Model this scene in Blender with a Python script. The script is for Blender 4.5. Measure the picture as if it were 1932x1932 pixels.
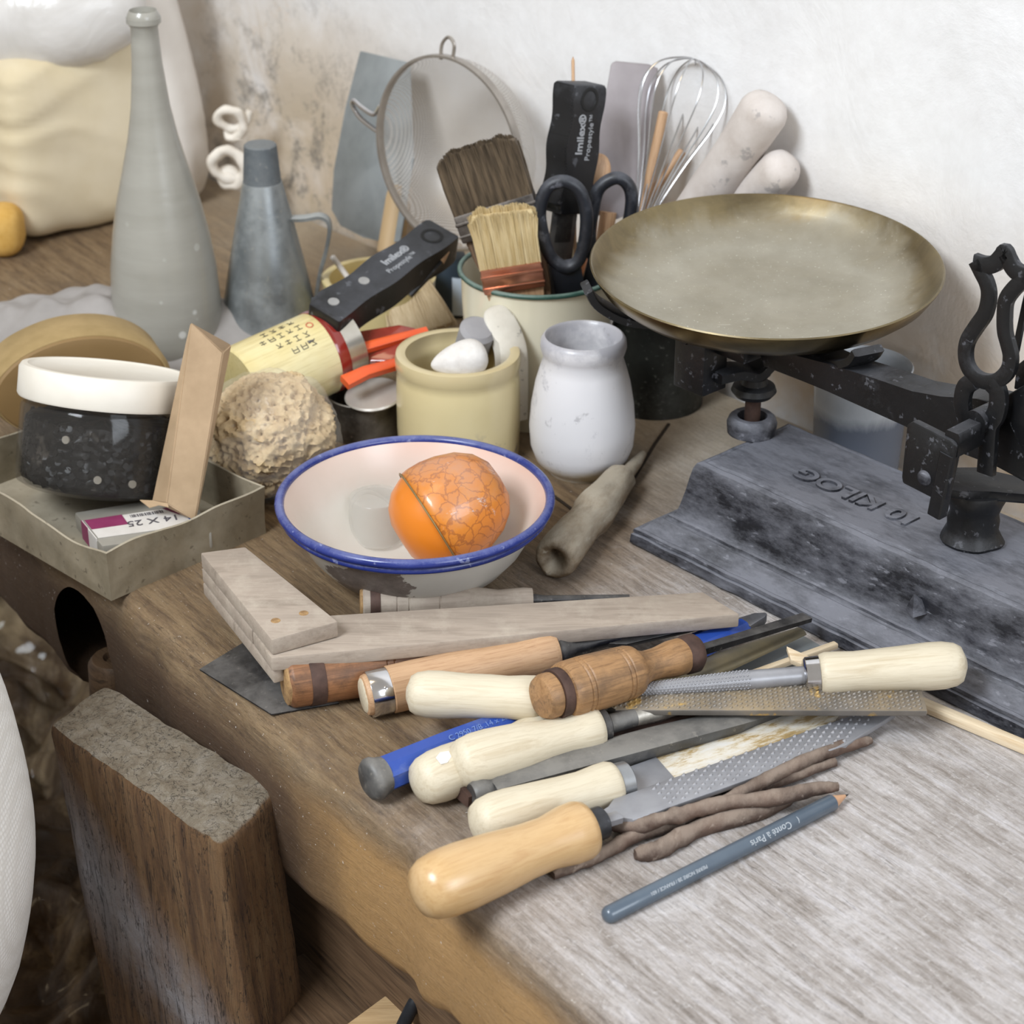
import bpy, bmesh, math, random
from mathutils import Vector, Matrix, noise
from math import sin, cos, pi, radians, sqrt, atan2
random.seed(7)
SC = bpy.context.scene
for o in list(bpy.data.objects): bpy.data.objects.remove(o)

# ------------------------------------------------------------------ camera, world, lights, exposure
F = 4000.0; TH = radians(27.7); H = 0.66
cd = bpy.data.cameras.new('camera'); cam = bpy.data.objects.new('camera', cd); SC.collection.objects.link(cam)
cd.sensor_width = 36; cd.lens = F / 1932 * 36; cam.location = (0, 0, H); cam.rotation_euler = (pi / 2 - TH, 0, 0)
cd.clip_start = 0.02; cd.dof.use_dof = True; cd.dof.focus_distance = 1.22; cd.dof.aperture_fstop = 13
SC.camera = cam
w = bpy.data.worlds.new('world'); SC.world = w; w.use_nodes = True
w.node_tree.nodes['Background'].inputs[0].default_value = (1.0, 0.94, 0.86, 1); w.node_tree.nodes['Background'].inputs[1].default_value = 0.34
def area(name, loc, to, size, power, col, sy=None):
    l = bpy.data.lights.new(name, 'AREA'); l.energy = power; l.color = col; l.size = size
    if sy: l.shape = 'RECTANGLE'; l.size_y = sy
    o = bpy.data.objects.new(name, l); SC.collection.objects.link(o); o.location = loc
    o.rotation_euler = (Vector(to) - Vector(loc)).to_track_quat('-Z', 'Y').to_euler()
area('window_light', (-1.15, -0.1, 1.75), (0.15, 1.25, 0), 0.75, 42, (0.86, 0.93, 1.0), 0.75)
area('right_fill_light', (1.5, -1.0, 1.3), (0.1, 1.1, 0), 1.2, 26, (0.84, 0.91, 1.0))  # cool fill added off-frame at the right to brighten that side
area('warm_top_light', (-0.5, 0.9, 2.1), (-0.2, 1.3, 0), 0.5, 3.0, (1.0, 0.78, 0.5))  # weak warm area light overhead
SC.view_settings.view_transform = 'Standard'; SC.view_settings.look = 'None'; SC.view_settings.gamma = 1
SC.view_settings.exposure = 0.47; SC.view_settings.use_curve_mapping = False

# ------------------------------------------------------------------ surveying: photo pixel -> place in the room
def ray(x, y):
    u = (x - 966) / F; v = (966 - y) / F
    return Vector((u, cos(TH) + v * sin(TH), -sin(TH) + v * cos(TH)))
def P(x, y, z=0.0):
    d = ray(x, y); t = (z - H) / d.z; return Vector((d.x * t, d.y * t, z))
def PY(x, y, Y):
    d = ray(x, y); t = Y / d.y; return Vector((d.x * t, Y, H + d.z * t))
def depth(p): return p[1] * cos(TH) - (p[2] - H) * sin(TH)
A0 = P(1215, 1040); _b = P(1932, 1400); EX = (_b - A0).normalized(); EY = Vector((-EX.y, EX.x, 0)); EZ = Vector((0, 0, 1))
SM = Matrix(((EX.x, EY.x, 0, A0.x), (EX.y, EY.y, 0, A0.y), (0, 0, 1, 0), (0, 0, 0, 1)))   # frame of the scale / the wall
def S(s, t, z): return SM @ Vector((s, t, z))
def T(x, y, t):                      # point of a ray on the vertical plane t = const (scale frame)
    d = ray(x, y); k = (t + A0.dot(EY)) / d.dot(EY)
    return SM.inverted() @ (d * k + Vector((0, 0, H)))
def TW(x, y, t): return SM @ T(x, y, t)
WALL_T = 0.222

# ------------------------------------------------------------------ objects
def finish(o, bm, mat, smooth=40):
    bmesh.ops.remove_doubles(bm, verts=bm.verts, dist=1e-6)
    bmesh.ops.recalc_face_normals(bm, faces=bm.faces)
    me = bpy.data.meshes.new(o); bm.to_mesh(me); bm.free()
    if mat:
        for m in (mat if isinstance(mat, (list, tuple)) else [mat]): me.materials.append(m)
    if smooth is not None:
        me.polygons.foreach_set('use_smooth', [True] * len(me.polygons)); me.set_sharp_from_angle(angle=radians(smooth))
    return me
def mk(name, bm, mat, parent=None, M=None, smooth=40):
    o = bpy.data.objects.new(name, finish(name, bm, mat, smooth)); SC.collection.objects.link(o)
    if parent: o.parent = parent
    if M is not None: o.matrix_local = M
    return o
def tag(o, label=None, cat=None, group=None, kind=None):
    if label: o['label'] = label
    if cat: o['category'] = cat
    if group: o['group'] = group
    if kind: o['kind'] = kind
    return o
def thing(name, label, cat, M=None, group=None):
    o = bpy.data.objects.new(name, None); SC.collection.objects.link(o); o.empty_display_size = 0.02
    if M is not None: o.matrix_world = M
    return tag(o, label, cat, group)
def copy_tree(o, parent=None):
    c = o.copy(); SC.collection.objects.link(c)
    if parent: c.parent = parent
    for ch in o.children: copy_tree(ch, c)
    return c
def loc(p): return Matrix.Translation(Vector(p))
def frame(A, B, up=(0, 0, 1), roll=0):
    A = Vector(A); x = (Vector(B) - A).normalized(); y = Vector(up).cross(x).normalized(); z = x.cross(y)
    M = Matrix(((x.x, y.x, z.x, A.x), (x.y, y.y, z.y, A.y), (x.z, y.z, z.z, A.z), (0, 0, 0, 1)))
    return M @ Matrix.Rotation(roll, 4, 'X')

# ------------------------------------------------------------------ shapes
def B(): return bmesh.new()
def lathe(prof, seg=48, axis='Z', bm=None, sx=1.0, sy=1.0, cap=True, wob=0, seed=0):
    bm = bm or B(); rings = []
    for k, (h, r) in enumerate(prof):
        if r <= 1e-6:
            p = (0, 0, h) if axis == 'Z' else (h, 0, 0); rings.append([bm.verts.new(p)]); continue
        ring = []
        for i in range(seg):
            a = 2 * pi * i / seg; rr = r
            if wob: rr = r * (1 + wob * noise.noise(Vector((cos(a) * 1.5, sin(a) * 1.5, h * 40 + seed))))
            c, s_ = rr * cos(a) * sx, rr * sin(a) * sy
            ring.append(bm.verts.new((c, s_, h) if axis == 'Z' else (h, c, s_)))
        rings.append(ring)
    for a, b in zip(rings, rings[1:]):
        if len(a) == 1 and len(b) == 1: continue
        for i in range(seg):
            j = (i + 1) % seg
            if len(a) == 1: bm.faces.new((a[0], b[j], b[i]))
            elif len(b) == 1: bm.faces.new((a[i], a[j], b[0]))
            else: bm.faces.new((a[i], a[j], b[j], b[i]))
    if cap:
        for r in (rings[0], rings[-1]):
            if len(r) > 1: bm.faces.new(r)
    return bm
def box(x0, x1, y0, y1, z0, z1, bev=0, seg=2, bm=None, M=None, taper=None):
    bm = bm or B()
    vs = [bm.verts.new(Vector((x, y, z))) for x in (x0, x1) for y in (y0, y1) for z in (z0, z1)]
    q = [(0, 1, 3, 2), (4, 6, 7, 5), (0, 4, 5, 1), (2, 3, 7, 6), (0, 2, 6, 4), (1, 5, 7, 3)]
    fs = [bm.faces.new([vs[i] for i in f]) for f in q]
    if bev:
        es = list({e for f in fs for e in f.edges})
        r = bmesh.ops.bevel(bm, geom=es, offset=bev, segments=seg, affect='EDGES', profile=0.5)
        vs = list({v for f in r['faces'] for v in f.verts} | {v for v in vs if v.is_valid})
    if M is not None: bmesh.ops.transform(bm, matrix=M, verts=[v for v in vs if v.is_valid])
    return bm
def prism(poly, vec, bev=0, seg=2, bm=None):     # closed 3-D polygon swept by vec
    bm = bm or B(); vec = Vector(vec)
    a = [bm.verts.new(Vector(p)) for p in poly]; b = [bm.verts.new(Vector(p) + vec) for p in poly]; n = len(a)
    fs = [bm.faces.new(a), bm.faces.new(list(reversed(b)))]
    for i in range(n): fs.append(bm.faces.new((a[i], b[i], b[(i + 1) % n], a[(i + 1) % n])))
    if bev:
        es = list({e for f in fs for e in f.edges})
        bmesh.ops.bevel(bm, geom=es, offset=bev, segments=seg, affect='EDGES', profile=0.5)
    return bm
def poly2(pts, z0, z1, bev=0, bm=None): return prism([(x, y, z0) for x, y in pts], (0, 0, z1 - z0), bev, bm=bm)
def smoothpath(pts, n=6, closed=False):
    pts = [Vector(p) for p in pts]; out = []; m = len(pts)
    rng = range(m) if closed else range(m - 1)
    for i in rng:
        p0 = pts[(i - 1) % m] if closed or i > 0 else pts[i]; p1 = pts[i]; p2 = pts[(i + 1) % m]
        p3 = pts[(i + 2) % m] if closed or i + 2 < m else p2
        for k in range(n):
            t = k / n
            out.append(0.5 * ((2 * p1) + (p2 - p0) * t + (2 * p0 - 5 * p1 + 4 * p2 - p3) * t * t + (3 * p1 - p0 - 3 * p2 + p3) * t ** 3))
    if not closed: out.append(pts[-1])
    return out
def tube(path, r, seg=10, closed=False, bm=None, flat=None, nrm=None, cap=True):
    """round tube, or a rectangular ribbon flat=(half across, half along nrm)"""
    bm = bm or B(); path = [Vector(p) for p in path]; n = len(path); rings = []
    ref = Vector(nrm) if nrm else None; prev = None
    for i, p in enumerate(path):
        a = path[(i - 1) % n] if closed or i > 0 else p; b = path[(i + 1) % n] if closed or i < n - 1 else p
        t = (b - a).normalized()
        if ref: u = ref.cross(t).normalized(); v = t.cross(u)
        else:
            if prev is None:
                prev = Vector((0, 0, 1)) if abs(t.z) < 0.9 else Vector((1, 0, 0))
            u = (prev - t * prev.dot(t)).normalized(); prev = u; v = t.cross(u)
        rr = r(i / (n - 1)) if callable(r) else r
        if flat:
            fx, fy = (flat(i / (n - 1)) if callable(flat) else flat)
            ring = [bm.verts.new(p + u * cx * fx + v * cy * fy) for cx, cy in ((-1, -.8), (-.8, -1), (.8, -1), (1, -.8), (1, .8), (.8, 1), (-.8, 1), (-1, .8))]
        else: ring = [bm.verts.new(p + (u * cos(2 * pi * k / seg) + v * sin(2 * pi * k / seg)) * rr) for k in range(seg)]
        rings.append(ring)
    m = len(rings[0]); prs = list(zip(rings, rings[1:]))
    if closed: prs.append((rings[-1], rings[0]))
    for a, b in prs:
        for k in range(m): bm.faces.new((a[k], a[(k + 1) % m], b[(k + 1) % m], b[k]))
    if cap and not closed: bm.faces.new(list(reversed(rings[0]))); bm.faces.new(rings[-1])
    return bm
def ball(c, r, sub=2, bm=None, sc=(1, 1, 1)):
    bm = bm or B(); M = Matrix.Translation(Vector(c)) @ Matrix.Diagonal((sc[0], sc[1], sc[2], 1))
    bmesh.ops.create_icosphere(bm, subdivisions=sub, radius=r, matrix=M); return bm
def jitter(bm, amp, freq, seed=0, dirn=None):
    for v in bm.verts:
        q = v.co * freq + Vector((seed, seed * 1.7, 0)); d = noise.noise_vector(q) * amp
        v.co += d if dirn is None else Vector(dirn) * d.x
    return bm
def grid(nx, ny, fn, bm=None):
    bm = bm or B(); V = [[bm.verts.new(fn(i / nx, j / ny)) for i in range(nx + 1)] for j in range(ny + 1)]
    for j in range(ny):
        for i in range(nx): bm.faces.new((V[j][i], V[j][i + 1], V[j + 1][i + 1], V[j + 1][i]))
    return bm
def text(body, size, mat, parent, M, name='lettering', ext=0.0002, bold=0.0, sx=1.0, align='CENTER'):
    c = bpy.data.curves.new(name, 'FONT'); c.body = body; c.size = size; c.extrude = ext; c.align_x = align; c.align_y = 'CENTER'; c.offset = bold
    t = bpy.data.objects.new('tmp', c); SC.collection.objects.link(t)
    dg = bpy.context.evaluated_depsgraph_get(); me = bpy.data.meshes.new_from_object(t.evaluated_get(dg))
    bpy.data.objects.remove(t); me.name = name; me.materials.clear(); me.materials.append(mat)
    me.transform(Matrix.Diagonal((sx, 1, 1, 1)))
    o = bpy.data.objects.new(name, me); SC.collection.objects.link(o); o.parent = parent; o.matrix_local = M
    return o
def vprof(base, items):       # (pixel y on the axis, half width in px) -> (z above base, radius)
    out = []
    for y, hw in items:
        q = PY(base.x / base.y * 0 + 966, y, base.y); out.append((q.z - base.z, hw * depth(q) / F))
    return out

# ------------------------------------------------------------------ materials (all procedural)
def lin(h):
    h = h.lstrip('#'); c = [int(h[i:i + 2], 16) / 255 for i in (0, 2, 4)]
    return tuple([(x / 12.92 if x <= 0.04045 else ((x + 0.055) / 1.055) ** 2.4) for x in c] + [1])
class NT:
    def __init__(s, name):
        s.m = bpy.data.materials.new(name); s.m.use_nodes = True; s.t = s.m.node_tree; s.b = s.t.nodes['Principled BSDF']
        s.tc = s.t.nodes.new('ShaderNodeTexCoord').outputs['Object']
    def n(s, ty, **kw):
        x = s.t.nodes.new(ty)
        for k, v in kw.items():
            if k in x.inputs: x.inputs[k].default_value = v
            else: setattr(x, k, v)
        return x
    def l(s, a, b): s.t.links.new(a, b)
    def map(s, scale=(1, 1, 1), rot=(0, 0, 0), off=(0, 0, 0)):
        m = s.n('ShaderNodeMapping'); m.inputs['Scale'].default_value = scale; m.inputs['Rotation'].default_value = rot; m.inputs['Location'].default_value = off
        s.l(s.tc, m.inputs[0]); return m.outputs[0]
    def noise(s, sc, det=6, rough=0.6, dist=0, vec=None):
        x = s.n('ShaderNodeTexNoise', Scale=sc, Detail=det, Roughness=rough, Distortion=dist); s.l(vec or s.tc, x.inputs['Vector']); return x.outputs['Fac']
    def vor(s, sc, vec=None, feature='F1', rnd=1):
        x = s.n('ShaderNodeTexVoronoi', Scale=sc, feature=feature); x.inputs['Randomness'].default_value = rnd; s.l(vec or s.tc, x.inputs['Vector']); return x.outputs['Distance']
    def ramp(s, fac, stops, interp='LINEAR'):
        r = s.n('ShaderNodeValToRGB'); e = r.color_ramp.elements; r.color_ramp.interpolation = interp
        while len(e) < len(stops): e.new(0.5)
        for k, (p, c) in enumerate(stops):
            e[k].position = p; e[k].color = lin(c) if isinstance(c, str) else ((c, c, c, 1) if not isinstance(c, tuple) else c)
        s.l(fac, r.inputs[0]); return r.outputs[0]
    def mix(s, f, a, b, mode='MIX'):
        x = s.n('ShaderNodeMix', data_type='RGBA', blend_type=mode)
        for i, v in ((0, f), (6, a), (7, b)):
            if isinstance(v, str): x.inputs[i].default_value = lin(v)
            elif isinstance(v, (int, float)): x.inputs[i].default_value = v if i == 0 else (v, v, v, 1)
            elif isinstance(v, tuple): x.inputs[i].default_value = v
            else: s.l(v, x.inputs[i])
        return x.outputs[2]
    def mth(s, op, a, b=0.0, clamp=False):
        x = s.n('ShaderNodeMath', operation=op, use_clamp=clamp)
        for i, v in ((0, a), (1, b)):
            if isinstance(v, (int, float)): x.inputs[i].default_value = v
            else: s.l(v, x.inputs[i])
        return x.outputs[0]
    def sep(s, vec=None):
        x = s.n('ShaderNodeSeparateXYZ'); s.l(vec or s.tc, x.inputs[0]); return x.outputs
    def nz(s):
        g = s.n('ShaderNodeNewGeometry'); x = s.n('ShaderNodeSeparateXYZ'); s.l(g.outputs['Normal'], x.inputs[0]); return x.outputs[2]
    def bump(s, h, st=0.3, dist=0.001, prev=None):
        x = s.n('ShaderNodeBump', Strength=st, Distance=dist); s.l(h, x.inputs['Height'])
        if prev: s.l(prev, x.inputs['Normal'])
        s.l(x.outputs[0], s.b.inputs['Normal']); return x.outputs[0]
    def out(s, col=None, rough=None, metal=None, **kw):
        for k, v in (('Base Color', col), ('Roughness', rough), ('Metallic', metal)):
            if v is None: continue
            if isinstance(v, str): s.b.inputs[k].default_value = lin(v)
            elif isinstance(v, (int, float)): s.b.inputs[k].default_value = v
            else: s.l(v, s.b.inputs[k])
        for k, v in kw.items(): s.b.inputs[k.replace('_', ' ')].default_value = v
        return s.m
MM = {}
def simple(name, c1, c2=None, rough=0.5, metal=0.0, sc=60, bump=0.15, stretch=(1, 1, 1), dist=0.0006, lo=0.35, hi=0.65, **kw):
    if name in MM: return MM[name]
    t = NT(name); v = t.map(stretch); f = t.noise(sc, vec=v)
    col = t.ramp(f, [(lo, c1), (hi, c2 or c1)])
    if bump: t.bump(f, bump, dist)
    MM[name] = t.out(col, rough, metal, **kw); return MM[name]
def dusty(name, c1, c2, dust, amt=0.5, sc=40, rough=0.6, metal=0.0, bump=0.3, speck=True, top=True, dsc=18, stretch=(1, 1, 1), speckcol=None, sps=260):
    """a material with settled pale dust (more on upward faces) and chips/specks"""
    if name in MM: return MM[name]
    t = NT(name); v = t.map(stretch); f = t.noise(sc, vec=v); base = t.ramp(f, [(0.35, c1), (0.65, c2)])
    d = t.noise(dsc, 8, 0.75, vec=v); up = t.nz()
    if top: m = t.mth('ADD', t.mth('MULTIPLY', up, 0.22), d)
    else: m = d
    mask = t.ramp(m, [(0.62 - amt * 0.45, 0.0), (0.9 - amt * 0.35, 1.0)])
    col = t.mix(t.mth('MULTIPLY', mask, min(1, 0.35 + amt)), base, dust)
    if speck:
        sp = t.ramp(t.noise(sps, 3, 0.6, vec=v), [(0.63, 0.0), (0.68, 1.0)]); col = t.mix(t.mth('MULTIPLY', sp, 0.6), col, speckcol or dust)
    r = t.mth('ADD', t.mth('MULTIPLY', mask, 0.3), rough, True); mt = t.mth('MULTIPLY', t.mth('SUBTRACT', 1.0, mask), metal) if metal else 0.0
    t.bump(t.noise(220, 4, vec=v), bump, 0.0004)
    MM[name] = t.out(col, r, mt); return MM[name]
def woodmat(name, c1, c2, c3=None, rough=0.55, gs=9, ln=1.0, fine=0.5, dirt=None, dirtamt=0.4, bump=0.15, coat=0.0):
    """wood with its grain along local X"""
    if name in MM: return MM[name]
    t = NT(name); v = t.map((ln * 1.2, gs * 2, gs * 2)); f = t.noise(9, 8, 0.6, 0.6, vec=v)
    v2 = t.map((10, 260, 260)); g = t.noise(3.5, 4, 0.7, vec=v2)
    col = t.ramp(f, [(0.33, c1), (0.52, c2), (0.7, c3 or c1)])
    col = t.mix(t.mth('MULTIPLY', t.ramp(g, [(0.5, 0.0), (0.72, 1.0)]), fine), col, c3 or c1, 'MULTIPLY')
    if dirt:
        dm = t.ramp(t.noise(45, 8, 0.7), [(0.62 - dirtamt * 0.35, 0.0), (0.8 - dirtamt * 0.2, 1.0)]); col = t.mix(t.mth('MULTIPLY', dm, 0.8), col, dirt)
    t.bump(g, bump, 0.0004)
    MM[name] = t.out(col, rough, Coat_Weight=coat, Coat_Roughness=0.3); return MM[name]

def wall_mat():
    t = NT('plaster_wall'); x, y, z = t.sep()[:3]
    big = t.noise(3.2, 6, 0.6, 0.3); med = t.noise(11, 8, 0.65, 0.5); fine = t.noise(60, 8, 0.7)
    col = t.ramp(fine, [(0.3, '#dddbda'), (0.7, '#e6e5e5')])
    # yellow damp stains low down
    low = t.mth('SUBTRACT', 0.22, z, True); low = t.mth('MULTIPLY', low, 5.0, True)
    st = t.mth('MULTIPLY', low, t.ramp(t.mth('ADD', big, t.mth('MULTIPLY', med, 0.5)), [(0.62, 0.0), (0.85, 1.0)]))
    col = t.mix(t.mth('MULTIPLY', st, 0.75), col, '#c9a878')
    lf = t.mth('MULTIPLY', t.mth('SUBTRACT', -0.72, x), 3.0, True); col = t.mix(t.mth('MULTIPLY', lf, t.ramp(big, [(0.35, 0.25), (0.6, 0.6)])), col, '#b9a98f')  # brown tint at the left: staining plus shade painted into the colour
    # patch of grime and flaked paint on the left, between the sacks and the spatula
    gx = t.mth('MULTIPLY', t.mth('SUBTRACT', 0.20, t.mth('ABSOLUTE', t.mth('ADD', x, 0.69))), 6.5, True)
    gz = t.mth('MULTIPLY', t.mth('SUBTRACT', 0.24, z), 7.0, True)
    g = t.mth('MULTIPLY', gx, gz)
    col = t.mix(t.mth('MULTIPLY', g, t.ramp(med, [(0.35, 0.0), (0.55, 0.75)])), col, '#b5a68f')
    col = t.mix(t.mth('MULTIPLY', g, t.ramp(t.noise(26, 9, 0.8, 0.3), [(0.5, 0.0), (0.62, 0.9)])), col, '#77726b')
    col = t.mix(t.mth('MULTIPLY', g, t.ramp(t.noise(14, 8, 0.8), [(0.6, 0.0), (0.64, 0.9)])), col, '#cbb9a6')
    b1 = t.bump(med, 0.35, 0.006); t.bump(fine, 0.25, 0.0015, b1)
    return t.out(col, 0.9)
def bench_mat():
    t = NT('worn_bench_wood'); x, y, z = t.sep()[:3]
    g1 = t.noise(5, 12, 0.7, 0.3, vec=t.map((2.2, 20, 20)))
    g2 = t.noise(5, 8, 0.75, 0.2, vec=t.map((9, 110, 110))); g3 = t.noise(7, 6, 0.7, 0.3, vec=t.map((5, 42, 42)))
    blot = t.noise(5.5, 7, 0.6, 0.4)
    g4 = t.noise(4, 9, 0.85, 0.2, vec=t.map((22, 230, 230))); g5 = t.noise(3.2, 5, 0.6, 0.5, vec=t.map((2.4, 60, 60)))
    pat = t.noise(17, 9, 0.75, 0.8)
    brown = t.ramp(t.mth('ADD', t.mth('MULTIPLY', g1, 0.6), t.mth('MULTIPLY', g3, 0.4)), [(0.36, '#523f2d'), (0.5, '#7c6549'), (0.64, '#957e5f')])
    grey = t.ramp(t.mth('ADD', t.mth('MULTIPLY', g1, 0.5), t.mth('MULTIPLY', g3, 0.5)), [(0.38, '#8d847d'), (0.5, '#b5aeaa'), (0.62, '#d0ccce')])
    # plaster dust trodden into the right/front end of the bench
    m = t.mth('ADD', t.mth('MULTIPLY', x, 2.6), t.mth('MULTIPLY', blot, 0.9)); m = t.mth('ADD', m, t.mth('MULTIPLY', y, 1.7))
    mk_ = t.ramp(m, [(0.42, 0.0), (1.05, 1.0)])
    top = t.ramp(z, [(0.0, 0.0), (1.0, 1.0)])
    zz = t.mth('MULTIPLY', t.mth('ADD', z, 0.012), 80, True)
    mk_ = t.mth('MULTIPLY', mk_, t.mth('ADD', t.mth('MULTIPLY', zz, 0.88), 0.12))
    col = t.mix(mk_, brown, grey)
    col = t.mix(t.mth('MULTIPLY', t.ramp(g2, [(0.56, 0.0), (0.70, 1.0)]), 0.55), col, '#4f4438')
    col = t.mix(t.mth('MULTIPLY', t.ramp(g3, [(0.60, 0.0), (0.72, 1.0)]), 0.45), col, '#564a3d')
    col = t.mix(t.mth('MULTIPLY', t.ramp(g4, [(0.54, 0.0), (0.66, 1.0)]), 0.5), col, '#4a3d31')
    col = t.mix(t.mth('MULTIPLY', t.ramp(g4, [(0.34, 1.0), (0.44, 0.0)]), t.mth('ADD', 0.12, t.mth('MULTIPLY', mk_, 0.55))), col, '#d9d4d1')
    ck = t.ramp(t.mth('ABSOLUTE', t.mth('SUBTRACT', g5, 0.5)), [(0.0, 1.0), (0.006, 0.0)]); ck = t.mth('MULTIPLY', ck, t.ramp(blot, [(0.42, 0.0), (0.55, 1.0)]))
    col = t.mix(t.mth('MULTIPLY', ck, 0.75), col, '#3b2f25')
    col = t.mix(t.mth('MULTIPLY', t.ramp(pat, [(0.5, 0.0), (0.66, 1.0)]), 0.38), col, '#6b5d4e')
    col = t.mix(t.mth('MULTIPLY', t.ramp(pat, [(0.34, 1.0), (0.46, 0.0)]), t.mth('MULTIPLY', mk_, 0.5)), col, '#d6d2d2')
    sc = t.noise(8, 6, 0.8, 0.6, vec=t.map((30, 24, 30), (0, 0, 0.5)))
    col = t.mix(t.mth('MULTIPLY', t.mth('MULTIPLY', t.ramp(sc, [(0.55, 0.0), (0.72, 1.0)]), mk_), 0.7), col, '#e2dedd')
    far = t.mth('MULTIPLY', t.mth('SUBTRACT', y, 0.30), 5.0, True)
    col = t.mix(t.mth('MULTIPLY', far, t.ramp(blot, [(0.3, 0.3), (0.6, 0.95)])), col, '#bcae99')
    # underside and lower flank: dark brown towards the left, ochre wear towards the right
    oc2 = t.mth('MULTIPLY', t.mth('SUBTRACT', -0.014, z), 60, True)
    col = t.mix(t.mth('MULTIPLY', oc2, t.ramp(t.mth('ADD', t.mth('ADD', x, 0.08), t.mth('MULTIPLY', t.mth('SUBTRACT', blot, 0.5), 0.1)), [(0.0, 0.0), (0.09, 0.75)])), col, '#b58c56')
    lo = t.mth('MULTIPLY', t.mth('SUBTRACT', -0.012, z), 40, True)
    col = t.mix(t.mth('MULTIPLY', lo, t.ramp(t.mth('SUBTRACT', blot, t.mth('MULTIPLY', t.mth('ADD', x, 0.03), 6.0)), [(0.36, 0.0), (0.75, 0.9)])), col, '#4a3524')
    col = t.mix(t.mth('MULTIPLY', t.ramp(t.noise(430, 3, 0.5), [(0.70, 0.0), (0.74, 1.0)]), 0.6), col, '#e6e0d8')
    gr = t.noise(330, 8, 0.85); gr2 = t.noise(6, 8, 0.9, 0.1, vec=t.map((38, 150, 150)))
    col = t.mix(0.75, col, t.ramp(gr, [(0.30, 0.62), (0.5, 0.98), (0.66, 1.0)]), 'MULTIPLY')
    col = t.mix(0.8, col, t.ramp(gr2, [(0.33, 0.5), (0.46, 1.0), (0.6, 1.0)]), 'MULTIPLY')
    col = t.mix(t.mth('MULTIPLY', t.ramp(gr2, [(0.58, 0.0), (0.68, 1.0)]), 0.35), col, '#d8cdbd')
    h = t.mth('SUBTRACT', t.mth('ADD', t.mth('ADD', t.mth('MULTIPLY', g2, 0.6), g3), t.mth('MULTIPLY', g4, -0.7)), t.mth('MULTIPLY', ck, 1.2))
    b1 = t.bump(g1, 0.35, 0.004); t.bump(h, 0.55, 0.0012, b1)
    return t.out(col, 0.72)

M_wall = wall_mat(); M_bench = bench_mat()
M_iron = dusty('black_cast_iron', '#060709', '#0e0f12', '#5d5e64', 0.10, rough=0.42, bump=0.5, sps=170)
M_base = dusty('dusty_scale_iron', '#14151b', '#24252d', '#7d7e86', 0.42, dsc=38, rough=0.45, bump=0.8, stretch=(.6, 1.6, 1.6), sps=150)
M_rust = simple('rusty_steel', '#3d2c26', '#5a443b', 0.7, 0.3, 90, 0.6)
M_chrome = simple('polished_steel', '#c9c9cb', '#dcdcde', 0.14, 1.0, 30, 0.02)
M_steel = simple('grey_file_steel', '#6f6f73', '#85858a', 0.42, 0.75, 120, 0.15)
M_dsteel = dusty('dark_tool_steel', '#4b4b4c', '#5e5e5e', '#85817a', 0.35, rough=0.38, metal=0.5, bump=0.2)
M_blksteel = dusty('blackened_steel', '#1e1e20', '#333335', '#6b6763', 0.25, rough=0.3, metal=0.7, bump=0.2)
M_pale = woodmat('pale_turned_wood', '#c6baa2', '#cfc4ad', '#bdae93', 0.5, fine=0.25)
M_pale2 = woodmat('varnished_pale_wood', '#bf9a6a', '#c8a677', '#b99262', 0.3, fine=0.2, coat=0.4)
M_beech = woodmat('beech_wood', '#b48f6c', '#c09c79', '#a9835f', 0.5, fine=0.5)
M_oldbrown = woodmat('old_brown_handle_wood', '#6f472b', '#8d6140', '#55361f', 0.5, fine=0.5, dirt='#3c2a1e', dirtamt=0.3)
M_honey = woodmat('worn_honey_wood', '#8d6842', '#a27c54', '#6f5236', 0.5, fine=0.5, dirt='#5d4835', dirtamt=0.35)
M_grywood = woodmat('grey_weathered_wood', '#94877a', '#a39587', '#877a6d', 0.75, gs=5, fine=0.22, dirt='#b3a798', dirtamt=0.35)
M_endgrain = simple('end_grain', '#a88659', '#7e603f', 0.8, 0, 260, 0.8, dist=0.001)

def pack(name, fn):      # named single-use material
    if name not in MM: MM[name] = fn()
    return MM[name]

# ================================================================== THE ROOM
def wallf(u, v):
    s = -1.9 + 3.6 * u; z = -0.8 + 2.9 * v
    b = 0.006 * noise.noise(Vector((s * 4, z * 4, 1))) + 0.0022 * noise.noise(Vector((s * 17, z * 17, 4)))
    return Vector((s, WALL_T + 0.004 + b, z))
bm = grid(260, 200, wallf)
ext = bmesh.ops.extrude_face_region(bm, geom=bm.faces[:]); bmesh.ops.translate(bm, vec=(0, 0.12, 0), verts=[v for v in ext['geom'] if isinstance(v, bmesh.types.BMVert)])
tag(mk('wall_back', bm, M_wall, M=SM, smooth=60), kind='structure')
t = NT('concrete_floor'); f = t.noise(7, 8, 0.7); M_floor = t.out(t.ramp(f, [(0.3, '#4c4137'), (0.7, '#6e6256')]), 0.9)
tag(mk('floor', box(-2.6, 2.2, -1.6, 3.0, -0.9, -0.8), M_floor), kind='structure')

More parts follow.
